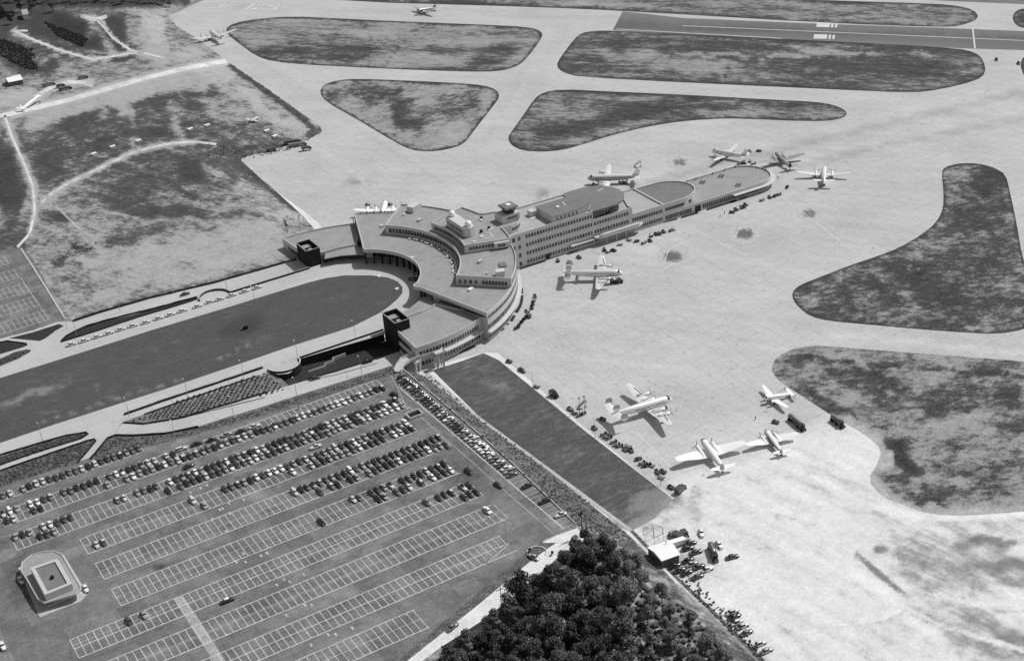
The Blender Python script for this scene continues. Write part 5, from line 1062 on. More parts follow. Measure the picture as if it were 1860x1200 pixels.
for j, (x, y, dx, dy, t) in enumerate(JY):
    px, py = jk(x, y); g = G(px, py, ZA+.5)
    where = 'in the cluster beside it' if x < 750 else 'in the line along the dirt'
    car('fastback' if j % 4 == 1 else 'sedan', t, g.x, g.y, ZA, heading(px, py, dx, dy, ZA), '%s car, %s counting down from the shed, %s' % (TON[t], ordn(j+1), where), 'cars near the shed', force=True)
for px, py, dx, dy, t, lab in [(948, 672, 12, 8, 1, 'dark rounded car on the apron edge beside the lawn top'), (1810, 108, 5, 14, 0, 'tiny black car on the far right taxiway'), (1850, 115, 5, 14, 0, 'tiny black car at the photo edge on the far taxiway')]:
    g = G(px, py, ZA+.5); car('sedan', t, g.x, g.y, ZA, heading(px, py, dx, dy, ZA), lab, None, force=True)
g = G(1564/1, 705, 0)
CARS.sort(key=lambda c: c[0])
PARTS = ('body', 'window', 'roof', 'bumper'); PROTO = {}
def make_car(c):
    d, kd, t, rf, x, y, z, yaw, lab, grp, cat = c
    e = empty('taxi' if cat == 'taxi' else 'parked_car', lab, cat, (x, y, z+.01), yaw, grp)
    sc = rc.uniform(.94, 1.03); e.scale = (sc, sc, 1)
    for p in PARTS:
        o = link(p, KP[kd][p][0], e)
        if p in ('body', 'roof'):
            o.material_slots[0].link = 'OBJECT'; o.material_slots[0].material = M['car%d' % (t if p == 'body' else rf)]
    for wx in (-1.5, 1.55):
        for wy in (-.78, .78): o = link('wheel', WHEEL, e); o.location = (wx, wy, 0)
NCAR = 300
for c in CARS[:NCAR]: make_car(c)
V_, F_, MI_ = [], [], []                          # beyond 300, the farthest cars of the car park form one mass
mats = [M['car%d' % i] for i in range(6)]+[M['glass'], M['chrome'], M['tyre']]
for c in CARS[NCAR:]:
    d, kd, t, rf, x, y, z, yaw, *_ = c; mt = Matrix.Translation((x, y, z+.01)) @ Matrix.Rotation(yaw, 4, 'Z')
    for p, mi in (('body', t), ('window', 6), ('roof', rf), ('bumper', 7)):
        me = KP[kd][p][0]; k = len(V_); V_ += [tuple(mt @ v.co) for v in me.vertices]; F_ += [tuple(i+k for i in f.vertices) for f in me.polygons]; MI_ += [mi]*len(me.polygons)
    for wx in (-1.5, 1.55):
        for wy in (-.78, .78):
            k = len(V_); V_ += [tuple(mt @ (v.co+Vector((wx, wy, 0)))) for v in WHEEL.vertices]; F_ += [tuple(i+k for i in f.vertices) for f in WHEEL.polygons]; MI_ += [8]*len(WHEEL.polygons)
if V_:
    me = bpy.data.meshes.new('parked_cars'); me.from_pydata(V_, [], F_)
    for q in mats: me.materials.append(q)
    me.polygons.foreach_set('material_index', MI_); me.update()
    tag(link('parked_cars', me), 'tightly packed cars at the far, terminal end of the car park', 'cars', 'cars in the parking rows', 'stuff')

# ------------------------------------------------------------------ TRUCKS, CARTS, PLANT ON THE APRON
def wheels(mb_parent, xs_, y, r):
    for x in xs_:
        for s_ in (1, -1):
            w = MB(); w.bar((x, s_*y-.13, r), (x, s_*y+.13, r), r, 10); w.build('wheel', M['tyre'], mb_parent)
def tanker(px, py, dx, dy, label, L=9, z=ZA, mat='car1'):
    g = G(px, py, z+1); e = empty('tanker_truck', label, 'tanker truck', (g.x, g.y, z+.02), heading(px, py, dx, dy, z))
    b = MB(); b.sm = True; n = 12; b.loft([[(x, 1.15*k*math.cos(2*PI*i/n), 1.9+.85*k*math.sin(2*PI*i/n)) for i in range(n)] for x, k in ((-L/2, .6), (-L/2+.3, 1), (L/2-2.6, 1), (L/2-2.4, .6))]); tk = b.build('tank', M[mat], e)
    b = MB(); b.box(-L/2+.3, L/2-2.7, -.3, .3, 2.72, 2.85); b.build('walkway', M['chrome'], tk)
    b = MB(); b.box(-L/2, L/2, -.9, .9, .7, 1.05); b.build('chassis', M['black'], e)
    b = MB(); b.prism([(L/2-2.2, -1.1), (L/2-.9, -1.1), (L/2-.7, -.8), (L/2-.7, .8), (L/2-.9, 1.1), (L/2-2.2, 1.1)], .8, 2.4); cb = b.build('cab', M['car0'], e)
    b = MB(); b.box(L/2-2.1, L/2-.72, -1.12, 1.12, 1.75, 2.2); b.build('window', M['glass'], cb)
    b = MB(); b.prism([(L/2-.8, -.7), (L/2+.5, -.55), (L/2+.5, .55), (L/2-.8, .7)], .75, 1.55); b.build('hood', M['car0'], e)
    wheels(e, (L/2-.2, L/2-3.2, -L/2+1.6, -L/2+.6), 1.0, .5)
tanker(1447, 768, 16, 14, 'long dark tanker truck between the small planes on the south apron', 10.5)
tanker(1521, 766, 14, 11, 'shorter dark tanker truck parked at the grass corner', 7.5)
tanker(1116, 511, 20, -2, 'dark fuel truck under the nose of the silver airliner', 7.5, mat='car1')
tanker(1295, 1003, 6, 18, 'large dark truck with ring-shaped front beside the cluster of cars', 9)
def boxtruck(px, py, dx, dy, label, L=6, z=ZA, body='car1', cab='car3', h=2.5, name='box_truck', cat='truck'):
    g = G(px, py, z+1); e = empty(name, label, cat, (g.x, g.y, z+.02), heading(px, py, dx, dy, z))
    b = MB(); b.box(-L/2, L/2-1.9, -1.1, 1.1, .8, h); b.build('cargo_box', M[body], e)
    b = MB(); b.prism([(L/2-1.85, -1.0), (L/2-.6, -1.0), (L/2-.6, 1.0), (L/2-1.85, 1.0)], .6, 2.0); cb = b.build('cab', M[cab], e)
    b = MB(); b.box(L/2-1.7, L/2-.57, -1.02, 1.02, 1.4, 1.8); b.build('window', M['glass'], cb)
    b = MB(); b.prism([(L/2-.6, -.7), (L/2+.4, -.6), (L/2+.4, .6), (L/2-.6, .7)], .55, 1.2); b.build('hood', M[cab], e)
    wheels(e, (L/2-.4, -L/2+1.2), .95, .45)
boxtruck(1234, 985, 20, -6, 'long white-roofed truck parked against the shed wall', 8, body='white')
boxtruck(1228, 972, -18, -10, 'dark open truck with framed body above the shed', 6, body='car1')
boxtruck(1243, 968, 10, 12, 'small dark wrecked truck beside the framed truck', 3.6, body='car1', cab='car1', h=1.8)
boxtruck(1236, 888, 14, -12, 'dark truck at the end of the line of apron equipment', 5.5, body='car1', cab='car1')
boxtruck(1006, 716, 10, 6, 'boxy dark truck at the apron edge by the lawn', 4.5, body='car0', cab='car0')
for i, (px, py, L, lab) in enumerate([(88, 154, 9, 'dark trailer nearest the western workshop'), (110, 156, 6, 'middle dark trailer on the western dirt yard'), (118, 161, 9, 'dark trailer lowest on the western dirt yard'), (150, 141, 7, 'dark truck beside the curved western track')]):
    boxtruck(px, py, 20, -4, lab, L, 0, 'car1', 'car0', 2.3)
for i, (px, py, L, lab) in enumerate([(531, 258, 11, 'rear dark trailer of the pair parked on the taxiway edge'), (540, 263, 11, 'pale-topped long trailer in the group on the taxiway edge'), (556, 269, 6, 'front dark truck in the group on the taxiway edge'), (492, 272, 6, 'lone dark truck on the line of rubble by the taxiway')]):
    boxtruck(px, py, 20, -3, lab, L, hz(px, py), 'car1' if i != 1 else 'car2', 'car0', 2.4)
def cart(px, py, dx, dy, label, tone=1, load=None, group=None, L=2.6, z=ZA):
    g = G(px, py, z+.5); e = empty('baggage_cart', label, 'baggage cart', (g.x, g.y, z+.02), heading(px, py, dx, dy, z), group)
    b = MB(); b.box(-L/2, L/2, -.75, .75, .42, .58); b.build('bed', M['car%d' % tone], e)
    b = MB(); b.box(-L/2, -L/2+.08, -.75, .75, .58, 1.25); b.box(L/2-.08, L/2, -.75, .75, .58, 1.25); b.build('end_rack', M['car%d' % tone], e)
    if load is not None: b = MB(); b.box(-L*.35, L*.32, -.6, .6, .58, 1.15); b.build('load', M['car%d' % load], e)
    wheels(e, (-L*.34, L*.34), .6, .24)
def tug(px, py, dx, dy, label, tone=1, group=None, z=ZA):
    g = G(px, py, z+.5); e = empty('tug', label, 'tug', (g.x, g.y, z+.02), heading(px, py, dx, dy, z), group)
    b = MB(); b.prism([(-1.5, -.75), (1.3, -.75), (1.5, -.5), (1.5, .5), (1.3, .75), (-1.5, .75)], .3, .95); b.build('body', M['car%d' % tone], e)
    b = MB(); b.box(-.9, -.3, -.5, .5, .95, 1.4); b.build('seat', M['black'], e)
    b = MB(); b.bar((.3, 0, .95), (-.1, 0, 1.35), .05); b.build('steering_column', M['black'], e)
    wheels(e, (-.95, 1.0), .65, .32)
GC = 'carts and tugs along the terminal kerb'
for j, (x, y, dx, dy, t, k) in enumerate([(550, 110, 4, 16, 1, 'c'), (540, 147, 4, 16, 3, 'c'), (527, 190, 4, 16, 0, 'c'), (515, 232, 5, 16, 0, 'c'), (465, 275, 16, 10, 1, 'c'), (482, 305, 16, 8, 2, 'c'), (478, 330, 16, 8, 0, 't'), (440, 345, -8, 12, 0, 'c'), (415, 372, -8, 12, 0, 'c'), (385, 408, -10, 12, 0, 'c'), (352, 450, -12, 6, 0, 't')]):
    (cart if k == 'c' else tug)(880+x/6, 520+y/6, dx, dy, 'dark %s, %s from the top in the curved line beside the terminal' % ('baggage cart' if k == 'c' else 'tug', ordn(j+1)), t, **({'group': GC} if 1 else {}))
def o6(x, y): return 960+x/6.643, 380+y/6.643
for j, (x, y, dx, dy, t, ld, kk) in enumerate([(355, 620, 6, 14, 0, 2, 'c'), (610, 580, 12, 6, 1, None, 't'), (915, 490, 6, 12, 0, 1, 'c'), (965, 510, 16, -5, 0, 4, 'c'), (1030, 495, 10, 4, 0, None, 't'), (1105, 425, 14, 0, 2, None, 'c'), (1210, 370, 8, 4, 2, None, 'c'), (1305, 385, 16, -3, 0, 1, 'c'), (1390, 405, 16, -7, 1, 3, 'c'), (1465, 378, 12, 8, 0, None, 't'), (1480, 320, 10, 12, 0, 4, 'c'), (1540, 300, 14, 10, 0, None, 't'), (1580, 295, 10, 12, 0, 1, 'c'), (1630, 270, 14, 10, 1, None, 't'), (1720, 255, 16, -8, 1, 2, 'c'), (1750, 240, 10, 12, 4, 4, 'c')]):
    lab = '%s %s, %s out from the terminal along the dock kerb' % (TON[t], 'tug' if kk == 't' else 'baggage cart', ordn(j+1))
    if kk == 't': tug(*o6(x, y), dx, dy, lab, t, GC)
    else: cart(*o6(x, y), dx, dy, lab, t, ld, GC)
def o7(x, y): return 1280+x/6.643, 240+y/6.643
for j, (x, y, dx, dy, t, ld, kk) in enumerate([(330, 965, 8, 0, 0, None, 't'), (375, 935, 12, 10, 1, None, 'c'), (400, 925, 12, 8, 4, 4, 'c'), (440, 910, 10, 12, 0, 1, 'c'), (470, 900, 12, 8, 0, None, 't'), (495, 875, 6, 4, 0, None, 'c'), (690, 820, 16, -6, 2, 3, 'c'), (785, 785, 12, 8, 0, 1, 'c'), (850, 768, 10, -6, 0, None, 't'), (895, 752, 14, -4, 1, 2, 'c'), (540, 235, 10, 10, 1, 1, 'c'), (655, 226, 6, 0, 0, None, 't'), (470, 375, 10, 0, 0, None, 't'), (590, 378, 12, -2, 1, None, 'c'), (545, 350, 2, 10, 3, 3, 'c'), (1420, 645, 14, -4, 1, 1, 'c'), (995, 660, 4, -6, 0, None, 't')]):
    lab = '%s %s, %s of the equipment round the dock tip' % (TON[t], 'tug' if kk == 't' else 'baggage cart', ordn(j+1))
    if kk == 't': tug(*o7(x, y), dx, dy, lab, t, GC)
    else: cart(*o7(x, y), dx, dy, lab, t, ld, GC)
for j, (px, py, lab, kk) in enumerate([(1409, 766, 'grey tug with open ring body on the south apron', 't'), (1080, 336, 'dark tug under the nose of the airliner behind the dock', 't'), (1128, 331, 'dark cart under the wing of the airliner behind the dock', 'c'), (1136, 333, 'dark tug beside the boarding steps behind the dock', 't'), (1095, 761, 'dark tug behind the triple tail beside the lawn', 't'), (925, 656, 'small dark tug at the top edge of the apron path', 't'), (1195, 733, 'dark cart by the nose wheel of the airliner near the lawn', 'c'), (975, 702, 'dark cart left of the apron lamp post', 'c'), (668, 372, 'dark cart beside the half hidden airliner', 'c'), (707, 371, 'dark tug behind the half hidden airliner', 't')]):
    (tug if kk == 't' else cart)(px, py, 12, 3, lab, 1)
def o8(x, y): return 1000+x/5.454, 680+y/5.454
GE = 'ground equipment lined up beside the lawn'
for j, (x, y, dx, dy, kk) in enumerate([(195, 340, 10, 6, 't'), (235, 380, 10, 6, 'c'), (290, 400, 16, -6, 'c'), (320, 385, 16, -6, 'c'), (435, 530, 8, 6, 't'), (525, 590, 12, -6, 'c'), (550, 610, 12, -6, 'c'), (580, 625, 12, -6, 'c'), (625, 665, 12, -4, 'c'), (655, 690, 14, -4, 'c'), (685, 705, 14, -4, 'c'), (740, 745, 12, 6, 'c'), (770, 710, 14, 4, 'c'), (800, 750, 6, 12, 't'), (870, 835, 14, -5, 't'), (905, 875, 12, -6, 'c'), (935, 895, 12, -6, 'c'), (965, 895, 14, -5, 'c'), (1000, 900, 12, 5, 'c'), (1055, 965, 6, 10, 'c'), (1115, 960, 14, 6, 't'), (1095, 1020, 10, 4, 'c'), (1195, 1115, 12, 6, 't')]):
    px, py = o8(x, y); lab = 'dark %s, %s in the line of equipment beside the long lawn' % ('tug' if kk == 't' else 'steel cart', ordn(j+1))
    (tug if kk == 't' else cart)(px, py, dx, dy, lab, 1 if j % 3 else 2, group=GE)
def steps(px, py, dx, dy, label, z=ZA, h=2.6):
    g = G(px, py, z+1); e = empty('boarding_stairs', label, 'boarding stairs', (g.x, g.y, z+.02), heading(px, py, dx, dy, z))
    b = MB()
    for i in range(9): b.box(-2+.35*i, -2+.35*(i+1), -.6, .6, .3+h*i/9, .42+h*(i+1)/9)
    b.box(1.15, 2, -.6, .6, h, h+.15); b.build('treads', M['chrome'], e)
    for s_ in (1, -1):
        b = MB(); b.bar((-2, s_*.6, 1.1), (1.15, s_*.6, h+1), .05); b.bar((1.15, s_*.6, h+1), (2, s_*.6, h+1), .05); b.bar((1.9, s_*.6, .3), (1.9, s_*.6, h+1), .06); b.bar((-1.9, s_*.6, .3), (-1.9, s_*.6, 1.1), .05); b.build('handrail', M['prop'], e)
    wheels(e, (-1.6, 1.5), .6, .25)
steps(1137, 325, -6, -8, 'boarding stairs against the rear door of the airliner behind the dock')
steps(1048, 509, 4, -8, 'boarding stairs at the rear of the silver airliner near the dock')
steps(1158, 300, 14, 0, 'loose dark stairs behind the airliner beyond the dock')
steps(1057, 737, 14, -3, 'pale stairs standing beside the slim poles near the lawn')

# ------------------------------------------------------------------ POLES, SHED, WORKSHOP, HOUSES
def lamp(px, py, label, h=8.5, z=0, arm=1.6, zf=None):
    g = Gr(px, py) if zf == 'r' else G(px, py, z); e = empty('street_lamp', label, 'street lamp', (g.x, g.y, g.z), 0, 'street lamps along the boulevard')
    b = MB(); b.bar((0, 0, -.1), (0, 0, h), .13, 8, .07); b.build('pole', M['alugrey'], e)
    b = MB(); b.bar((0, 0, h-.1), (0, arm, h+.15), .05, 6); b.build('arm', M['alugrey'], e)
    b = MB(); b.box(-.2, .2, arm-.3, arm+.3, h+.02, h+.22); b.build('lamp_head', M['white'], e)
for px, py, lab in [(541, 651, 'street lamp beside the top of the bastion'), (443, 688, 'street lamp between the hedges, one post west of the bastion'), (341, 722, 'street lamp at the middle of the long south hedge'), (235, 757, 'street lamp at the west tip of the south hedge'), (78, 803, 'street lamp behind the ribbed bed nearest the lawn'), (646, 615, 'street lamp on the roadway above the sunken yard'),
    (315, 533, 'street lamp behind the taxis, near the dark sedan'), (412, 524, 'street lamp at the north bulge of the wall'), (218, 566, 'street lamp on the north access road behind the taxis'), (122, 597, 'street lamp where the north roads join'), (463, 551, 'street lamp beside the foremost taxi'), (140, 612, 'street lamp at the tail of the cab line')]:
    lamp(px, py, lab)
for px, py, lab in [(424, 754, 'street lamp on the lower road kerb, by the shrub bed'), (539, 719, 'street lamp on the lower road kerb below the bastion'), (657, 680, 'street lamp on the lower road kerb by the yard')]: lamp(px, py, lab, zf='r')
for px, py, lab in [(319, 800, 'lamp post at the edge of the first parking rows'), (719, 712, 'lamp post at the footbridge corner of the car park'), (920, 985, 'lamp post at the pointed end of the ninth row'), (73, 562, 'lamp post at the corner of the north lot')]: lamp(px, py, lab, 9)
for px, py, lab in [(968, 709, 'tall apron lamp post at the lawn edge near the two tugs'), (1081, 795, 'apron lamp post beside the middle of the long lawn'), (1200, 880, 'apron lamp post near the low end of the long lawn')]: lamp(px, py, lab, 9, ZA)
for px, py, lab in [(1053, 748, 'slim pole left of the pair near the triple tail'), (1062, 745, 'slim pole right of the pair near the triple tail')]:
    g = G(px, py, ZA); e = empty('post', lab, 'post', g); b = MB(); b.bar((0, 0, 0), (0, 0, 6.5), .1); b.build('pole', M['prop'], e); b = MB(); b.box(-.3, .3, -.3, .3, 6.4, 6.9); b.build('lamp_head', M['prop'], e)
for px, py, h, lab in [(1057, 972, 13, 'tall dark utility pole with transformers above the trees'), (1066, 985, 11, 'shorter leaning utility pole beside the transformer pole'), (911, 1104, 9, 'thin utility pole standing by the dirt road among the trees')]:
    g = G(px, py, 0); e = empty('utility_pole', lab, 'utility pole', g)
    b = MB(); b.bar((0, 0, -.2), (.2, 0, h), .2, 8, .12); b.build('pole', M['bark'], e)
    b = MB(); b.box(-1.3, 1.3, -.1, .1, h-1.2, h-1); b.build('crossarm', M['bark'], e)
    if h > 12:
        for x in (-.6, .1, .8): b = MB(); b.bar((x, .25, h-4.2), (x, .25, h-3.2), .28, 8); b.build('transformer', M['black'], e)
def gable(name, label, cat, poly, z, hw, hr, wall, roof, axis):
    """poly: 4 plan corners; ridge runs along edge 0-1 direction when axis = 0"""
    c = sum((Vector(p) for p in poly), Vector((0, 0)))/4; e = empty(name, label, cat, (c.x, c.y, z))
    b = MB(); b.prism(poly, z-.1, z+hw); tb(b, 'wall', M[wall], e)
    q = [tuple(c+(Vector(p)-c)*1.07) for p in poly]; a = 0 if axis == 0 else 1
    m0 = ((q[(a+1) % 4][0]+q[(a+2) % 4][0])/2, (q[(a+1) % 4][1]+q[(a+2) % 4][1])/2); m1 = ((q[a][0]+q[(a+3) % 4][0])/2, (q[a][1]+q[(a+3) % 4][1])/2)
    b = MB(); vs = [(q[a][0], q[a][1], z+hw), (q[(a+1) % 4][0], q[(a+1) % 4][1], z+hw), (q[(a+2) % 4][0], q[(a+2) % 4][1], z+hw), (q[(a+3) % 4][0], q[(a+3) % 4][1], z+hw), (m1[0], m1[1], z+hr), (m0[0], m0[1], z+hr)]
    b.add(vs, [(0, 1, 5, 4), (2, 3, 4, 5), (1, 2, 5), (3, 0, 4), (3, 2, 1, 0)]); tb(b, 'roof', M[roof], e); return e
z = ZA+3.4
sp = [G(*jk(120, 280), z)[:2], G(*jk(232, 385), z)[:2], G(*jk(370, 335), z)[:2], G(*jk(285, 225), z)[:2]]
e = gable('shed', 'shed with bright white sheet roof and dark end wall beside the trees', 'shed', [tuple(q) for q in sp], ZA, 3.2, 4.2, 'wood', 'white', 1)
mb = MB(); c = G(*jk(265, 240), z+1); mb.bar((c.x, c.y, z), (c.x, c.y, z+1.6), .15); tb(mb, 'chimney', M['black'], e)
def pts0(l, z, s=6, o=(0, 0)): return [tuple(G(o[0]+x/s, o[1]+y/s, z)[:2]) for x, y in l]
gable('workshop', 'small workshop with pale gabled roof by the western dirt yard', 'workshop', pts0([(55, 860), (95, 900), (245, 870), (200, 820)], 3), 0, 3.2, 5, 'wood', 'white', 1)
gable('house', 'dark-roofed house cut by the top corner of the photo', 'house', pts0([(-60, 60), (-10, 130), (150, 120), (120, 50)], 4), 0, 4, 7, 'wood', 'planedark', 1)
gable('house', 'small pale-fronted house among trees in the top corner', 'house', pts0([(225, 120), (250, 165), (310, 155), (290, 105)], 4), 0, 4.2, 6.5, 'conc', 'rooflight', 1)
gable('house', 'dark hip-roofed house showing through the trees at the bottom edge', 'house', [tuple(G(x, y, 3)[:2]) for x, y in ((1074, 1196), (1088, 1177), (1125, 1186), (1118, 1206))], 0, 3.6, 5.5, 'wood', 'planedark', 0)
# frame (swing-like) by the shed
g = G(*jk(165, 205), ZA); e = empty('antenna_frame', 'thin wire-like pole frame standing above the shed', 'frame', g)
mb = MB()
for i in range(6):
    a, b_ = 2*PI*i/6, 2*PI*(i+1)/6; mb.bar((4*math.cos(a), 4*math.sin(a), 0), (4*math.cos(a), 4*math.sin(a), 3), .07, 5); mb.bar((4*math.cos(a), 4*math.sin(a), 3), (4*math.cos(b_), 4*math.sin(b_), 3), .05, 5); mb.bar((4*math.cos(a), 4*math.sin(a), 3), (0, 0, 4.5), .05, 5)
mb.bar((0, 0, 0), (0, 0, 4.5), .1, 6); mb.build('poles', M['prop'], e)
# monument-like object on the boulevard lawn
g = G(446, 598, 0); e = empty('sign_mound', 'dark square marker with pale back on the boulevard lawn', 'marker', g)
mb = MB(); mb.box(-1.2, 1.2, -.5, .5, 0, 1.8); mb.build('panel', M['black'], e); mb = MB(); mb.box(-1.5, .6, .6, 1.2, 0, 1.2); mb.build('back', M['walk'], e)
for px, py, lab in [(689, 503, 'small white slab at the top of the oval lawn'), (721, 526, 'small white slab at the tip of the oval lawn')]:
    g = G(px, py, 0); mb = MB(); mb.box(-.9, .9, -.6, .6, 0, .8, 0, .3, (g.x, g.y)); tag(mb.build('utility_box', M['white']), lab, 'box')
WB = [(171, 281), (205, 268), (252, 257), (346, 236), (377, 229), (485, 239), (500, 249)]
for i, (px, py) in enumerate(WB):
    z = hz(px, py); g = G(px, py, z); mb = MB(); mb.box(-1.6, 1.6, -1, 1, z, z+1, 0, .2, (g.x, g.y)); mb.box(-1.7, 1.7, -1.1, 1.1, z+1, z+1.12, 0, .2, (g.x, g.y))
    tag(mb.build('crate', M['white']), 'white crate lying in the western field, %s counting from the track' % ordn(i+1), 'crate', 'white crates in the western field')
# roof terrace furniture
def bench(px, py, label):
    g = G(px, py, -.8); e = empty('roof_bench', label, 'bench', (g.x, g.y, -1.1), R(35)); mb = MB(); mb.box(-2, 2, -.3, .3, .4, .5); mb.build('seat', M['wood'], e)
    for y in (-1.0, 1.0):
        mb = MB(); mb.box(-2, 2, y-.12, y+.12, 0, .9); mb.build('rail', M['prop'], e)
bench(1310, 320, 'framed bench on the dock roof, nearer the dark round roof'); bench(1341, 336, 'framed bench on the dock roof, nearer the near parapet'); bench(1276, 331, 'small bench on the dock roof beside the round roof')
tab = MB(); tab.bar((0, 0, 0), (0, 0, .7), .06); tab.bar((0, 0, .7), (0, 0, .76), .5, 10); TABLE = tab.mesh('patio_table', M['white'])
cnt = 0
for a in [28, 25, 23, 21, 19, 16, 14, 12, 10, 6, 2, -4, -6, -8, -10, -12, -14, -16, -19, -21, -23, -25, -27, -29, -31, -33]:
    for r_ in ((49.6, 48.2) if a % 3 else (49,)):
        x, y = pol(r_+rc.uniform(-.5, .5), a); o = link('patio_table', TABLE); o.location = (x, y, 8.4); cnt += 1
        tag(o, 'round white patio table on the curved roof terrace below the window wall', 'table', 'patio tables on the roof terrace')

# ------------------------------------------------------------------ PEOPLE (a few pixels tall)
def person_proto():
    def rg(cx, cy, z, rx, ry, n=8): return [(cx+rx*math.cos(2*PI*i/n), cy+ry*math.sin(2*PI*i/n), z) for i in range(n)]
    mb = MB(); mb.sm = True
    mb.loft([rg(0, 0, .82, .15, .11), rg(0, 0, .95, .17, .12), rg(0, 0, 1.15, .16, .11), rg(0, 0, 1.36, .21, .12), rg(0, 0, 1.45, .17, .10), rg(0, 0, 1.50, .06, .06), rg(0, .01, 1.56, .06, .065), rg(0, .02, 1.62, .085, .10), rg(0, .02, 1.70, .09, .11), rg(0, .01, 1.77, .06, .07)])
    for s_ in (1, -1):
        mb.loft([rg(s_*.09, 0, .86, .09, .10), rg(s_*.10, .01, .48, .065, .07), rg(s_*.10, 0, .08, .045, .05), rg(s_*.10, .04, .0, .05, .12)])
        mb.loft([rg(s_*.20, 0, 1.40, .06, .06), rg(s_*.25, 0, 1.12, .045, .05), rg(s_*.26, .06, .88, .035, .035), rg(s_*.26, .08, .78, .03, .045)])
    body = mb.mesh('person', M['skin'])
    sh_ = MB(); sh_.loft([rg(0, 0, .86, .19, .14), rg(0, 0, 1.15, .18, .13), rg(0, 0, 1.38, .24, .14), rg(0, 0, 1.47, .16, .11)])
    for s_ in (1, -1): sh_.loft([rg(s_*.21, 0, 1.43, .075, .075), rg(s_*.26, 0, 1.1, .06, .06)])
    tr = MB()
    for s_ in (1, -1): tr.loft([rg(s_*.09, 0, .90, .105, .125), rg(s_*.10, .01, .48, .08, .085), rg(s_*.10, 0, .1, .07, .075)])
    hr = MB(); hr.ball((0, 0, 1.73), .105, 8)
    return body, sh_.mesh('shirt', M['shirt']), tr.mesh('trousers', M['suit']), hr.mesh('hair', M['black'])
PM = person_proto()
def person(x, y, z, label, shirt, group=None):
    o = link('person', PM[0]); o.location = (x, y, z); o.rotation_euler.z = rc.uniform(0, 6.3); tag(o, label, 'person', group)
    s_ = link('shirt', PM[1], o); s_.material_slots[0].link = 'OBJECT'; s_.material_slots[0].material = M[shirt]
    link('trousers', PM[2], o); link('hair', PM[3], o)
for i in range(16):
    x, y = pol(76.7, 61.5-i*.95-(i % 3)*.2); person(x, y, 8.4, 'standing spectator, %s from the corner of the north roof terrace rail' % ordn(i+1), rc.choice(('shirt', 'suit', 'suit')), 'spectators at the roof rail')
for i, (px, py) in enumerate([(1244, 326), (1258, 321), (1262, 320), (1290, 311), (1312, 304), (1335, 300), (1374, 304), (1386, 304), (1391, 306), (1412, 360-40)]):
    g = G(px, py, .3); person(*dk((g.x-CX)*DXc+(g.y-CY)*DYc, min(12.9, (g.y-CY)*DXc-(g.x-CX)*DYc)), -1.1, 'spectator standing at the far rail of the dock roof, %s from the round roof' % ordn(i+1), 'suit', 'spectators on the dock roof')
for px, py, z, lab, sh_ in [(410, 571, 0, 'person in light shirt crossing the roadway by the front taxis', 'shirt'), (1308, 395, ZA, 'person on the apron left of the pair by the dock', 'suit'), (1316, 389, ZA, 'person on the apron right of the pair by the dock', 'suit'), (498, 784-0, 0, 'dark-suited person walking in the aisle below the second row', 'suit'), (543, 743, 0, 'dark-suited person standing above the second row near a white car', 'suit'),
    (790, 805-0, 0, 'person in light shirt beside the east lane line', 'shirt'), (829, 794, 0, 'pair-like light-shirted person crossing at the east kerb gap', 'shirt'), (1372, 650+112, ZA, 'lone person on the south apron near the grey tug', 'suit'), (1415, 326, ZA, 'person walking off the dock tip', 'suit'), (899, 850, 0, 'person standing on the east lane near the kerb line', 'suit')]:
    g = G(px, py, z); person(g.x, g.y, z+.03, lab, sh_)

# ------------------------------------------------------------------ SHRUBS
def shrub_mesh(seed, r=.7):
    rnd = random.Random(seed); bm = bmesh.new(); bmesh.ops.create_icosphere(bm, subdivisions=2, radius=r)
    for v in bm.verts: v.co *= rnd.uniform(.75, 1.2); v.co.z = v.co.z*.8+r*.6
    me = bpy.data.meshes.new('shrub'); bm.to_mesh(me); bm.free(); me.materials.append(M['shrub']); return me
SHM = [shrub_mesh(i) for i in range(4)]
bedpoly = [(240, 765), (320, 733), (400, 708), (467, 685), (489, 679), (500, 692), (520, 703), (430, 727), (325, 757)]
cand = []
c0, c1 = G(235, 768), G(525, 700)
yy = 95.0
for iy in range(40):
    for ix in range(80):
        x = 55+ix*2.5+(iy % 2)*1.25; y = 96+iy*1.35; zz = zramp(x)*.5*(1 if x > 70 else 0)
        p = PX((x, y, zz))
        if inside(np.array([p]), bedpoly)[0]: cand.append((x, y, p[1]))
rnd = random.Random(5); rnd.shuffle(cand)
ztop = lambda x, y: None
deps = bpy.context.evaluated_depsgraph_get(); deps.update()
def ground_z(x, y):
    hit, loc, *_ = S.ray_cast(deps, Vector((x, y, 3)), Vector((0, 0, -1))); return loc.z if hit else 0
for x, y, _ in cand[:290]:
    o = link('shrub', rnd.choice(SHM)); o.location = (x+rnd.uniform(-.2, .2), y+rnd.uniform(-.2, .2), ground_z(x, y)); k = rnd.uniform(.5, .85); o.scale = (k, k, k)
    tag(o, 'small round shrub in the dotted bed between the footpath and the lower road', 'shrub', 'shrubs in the dotted bed')
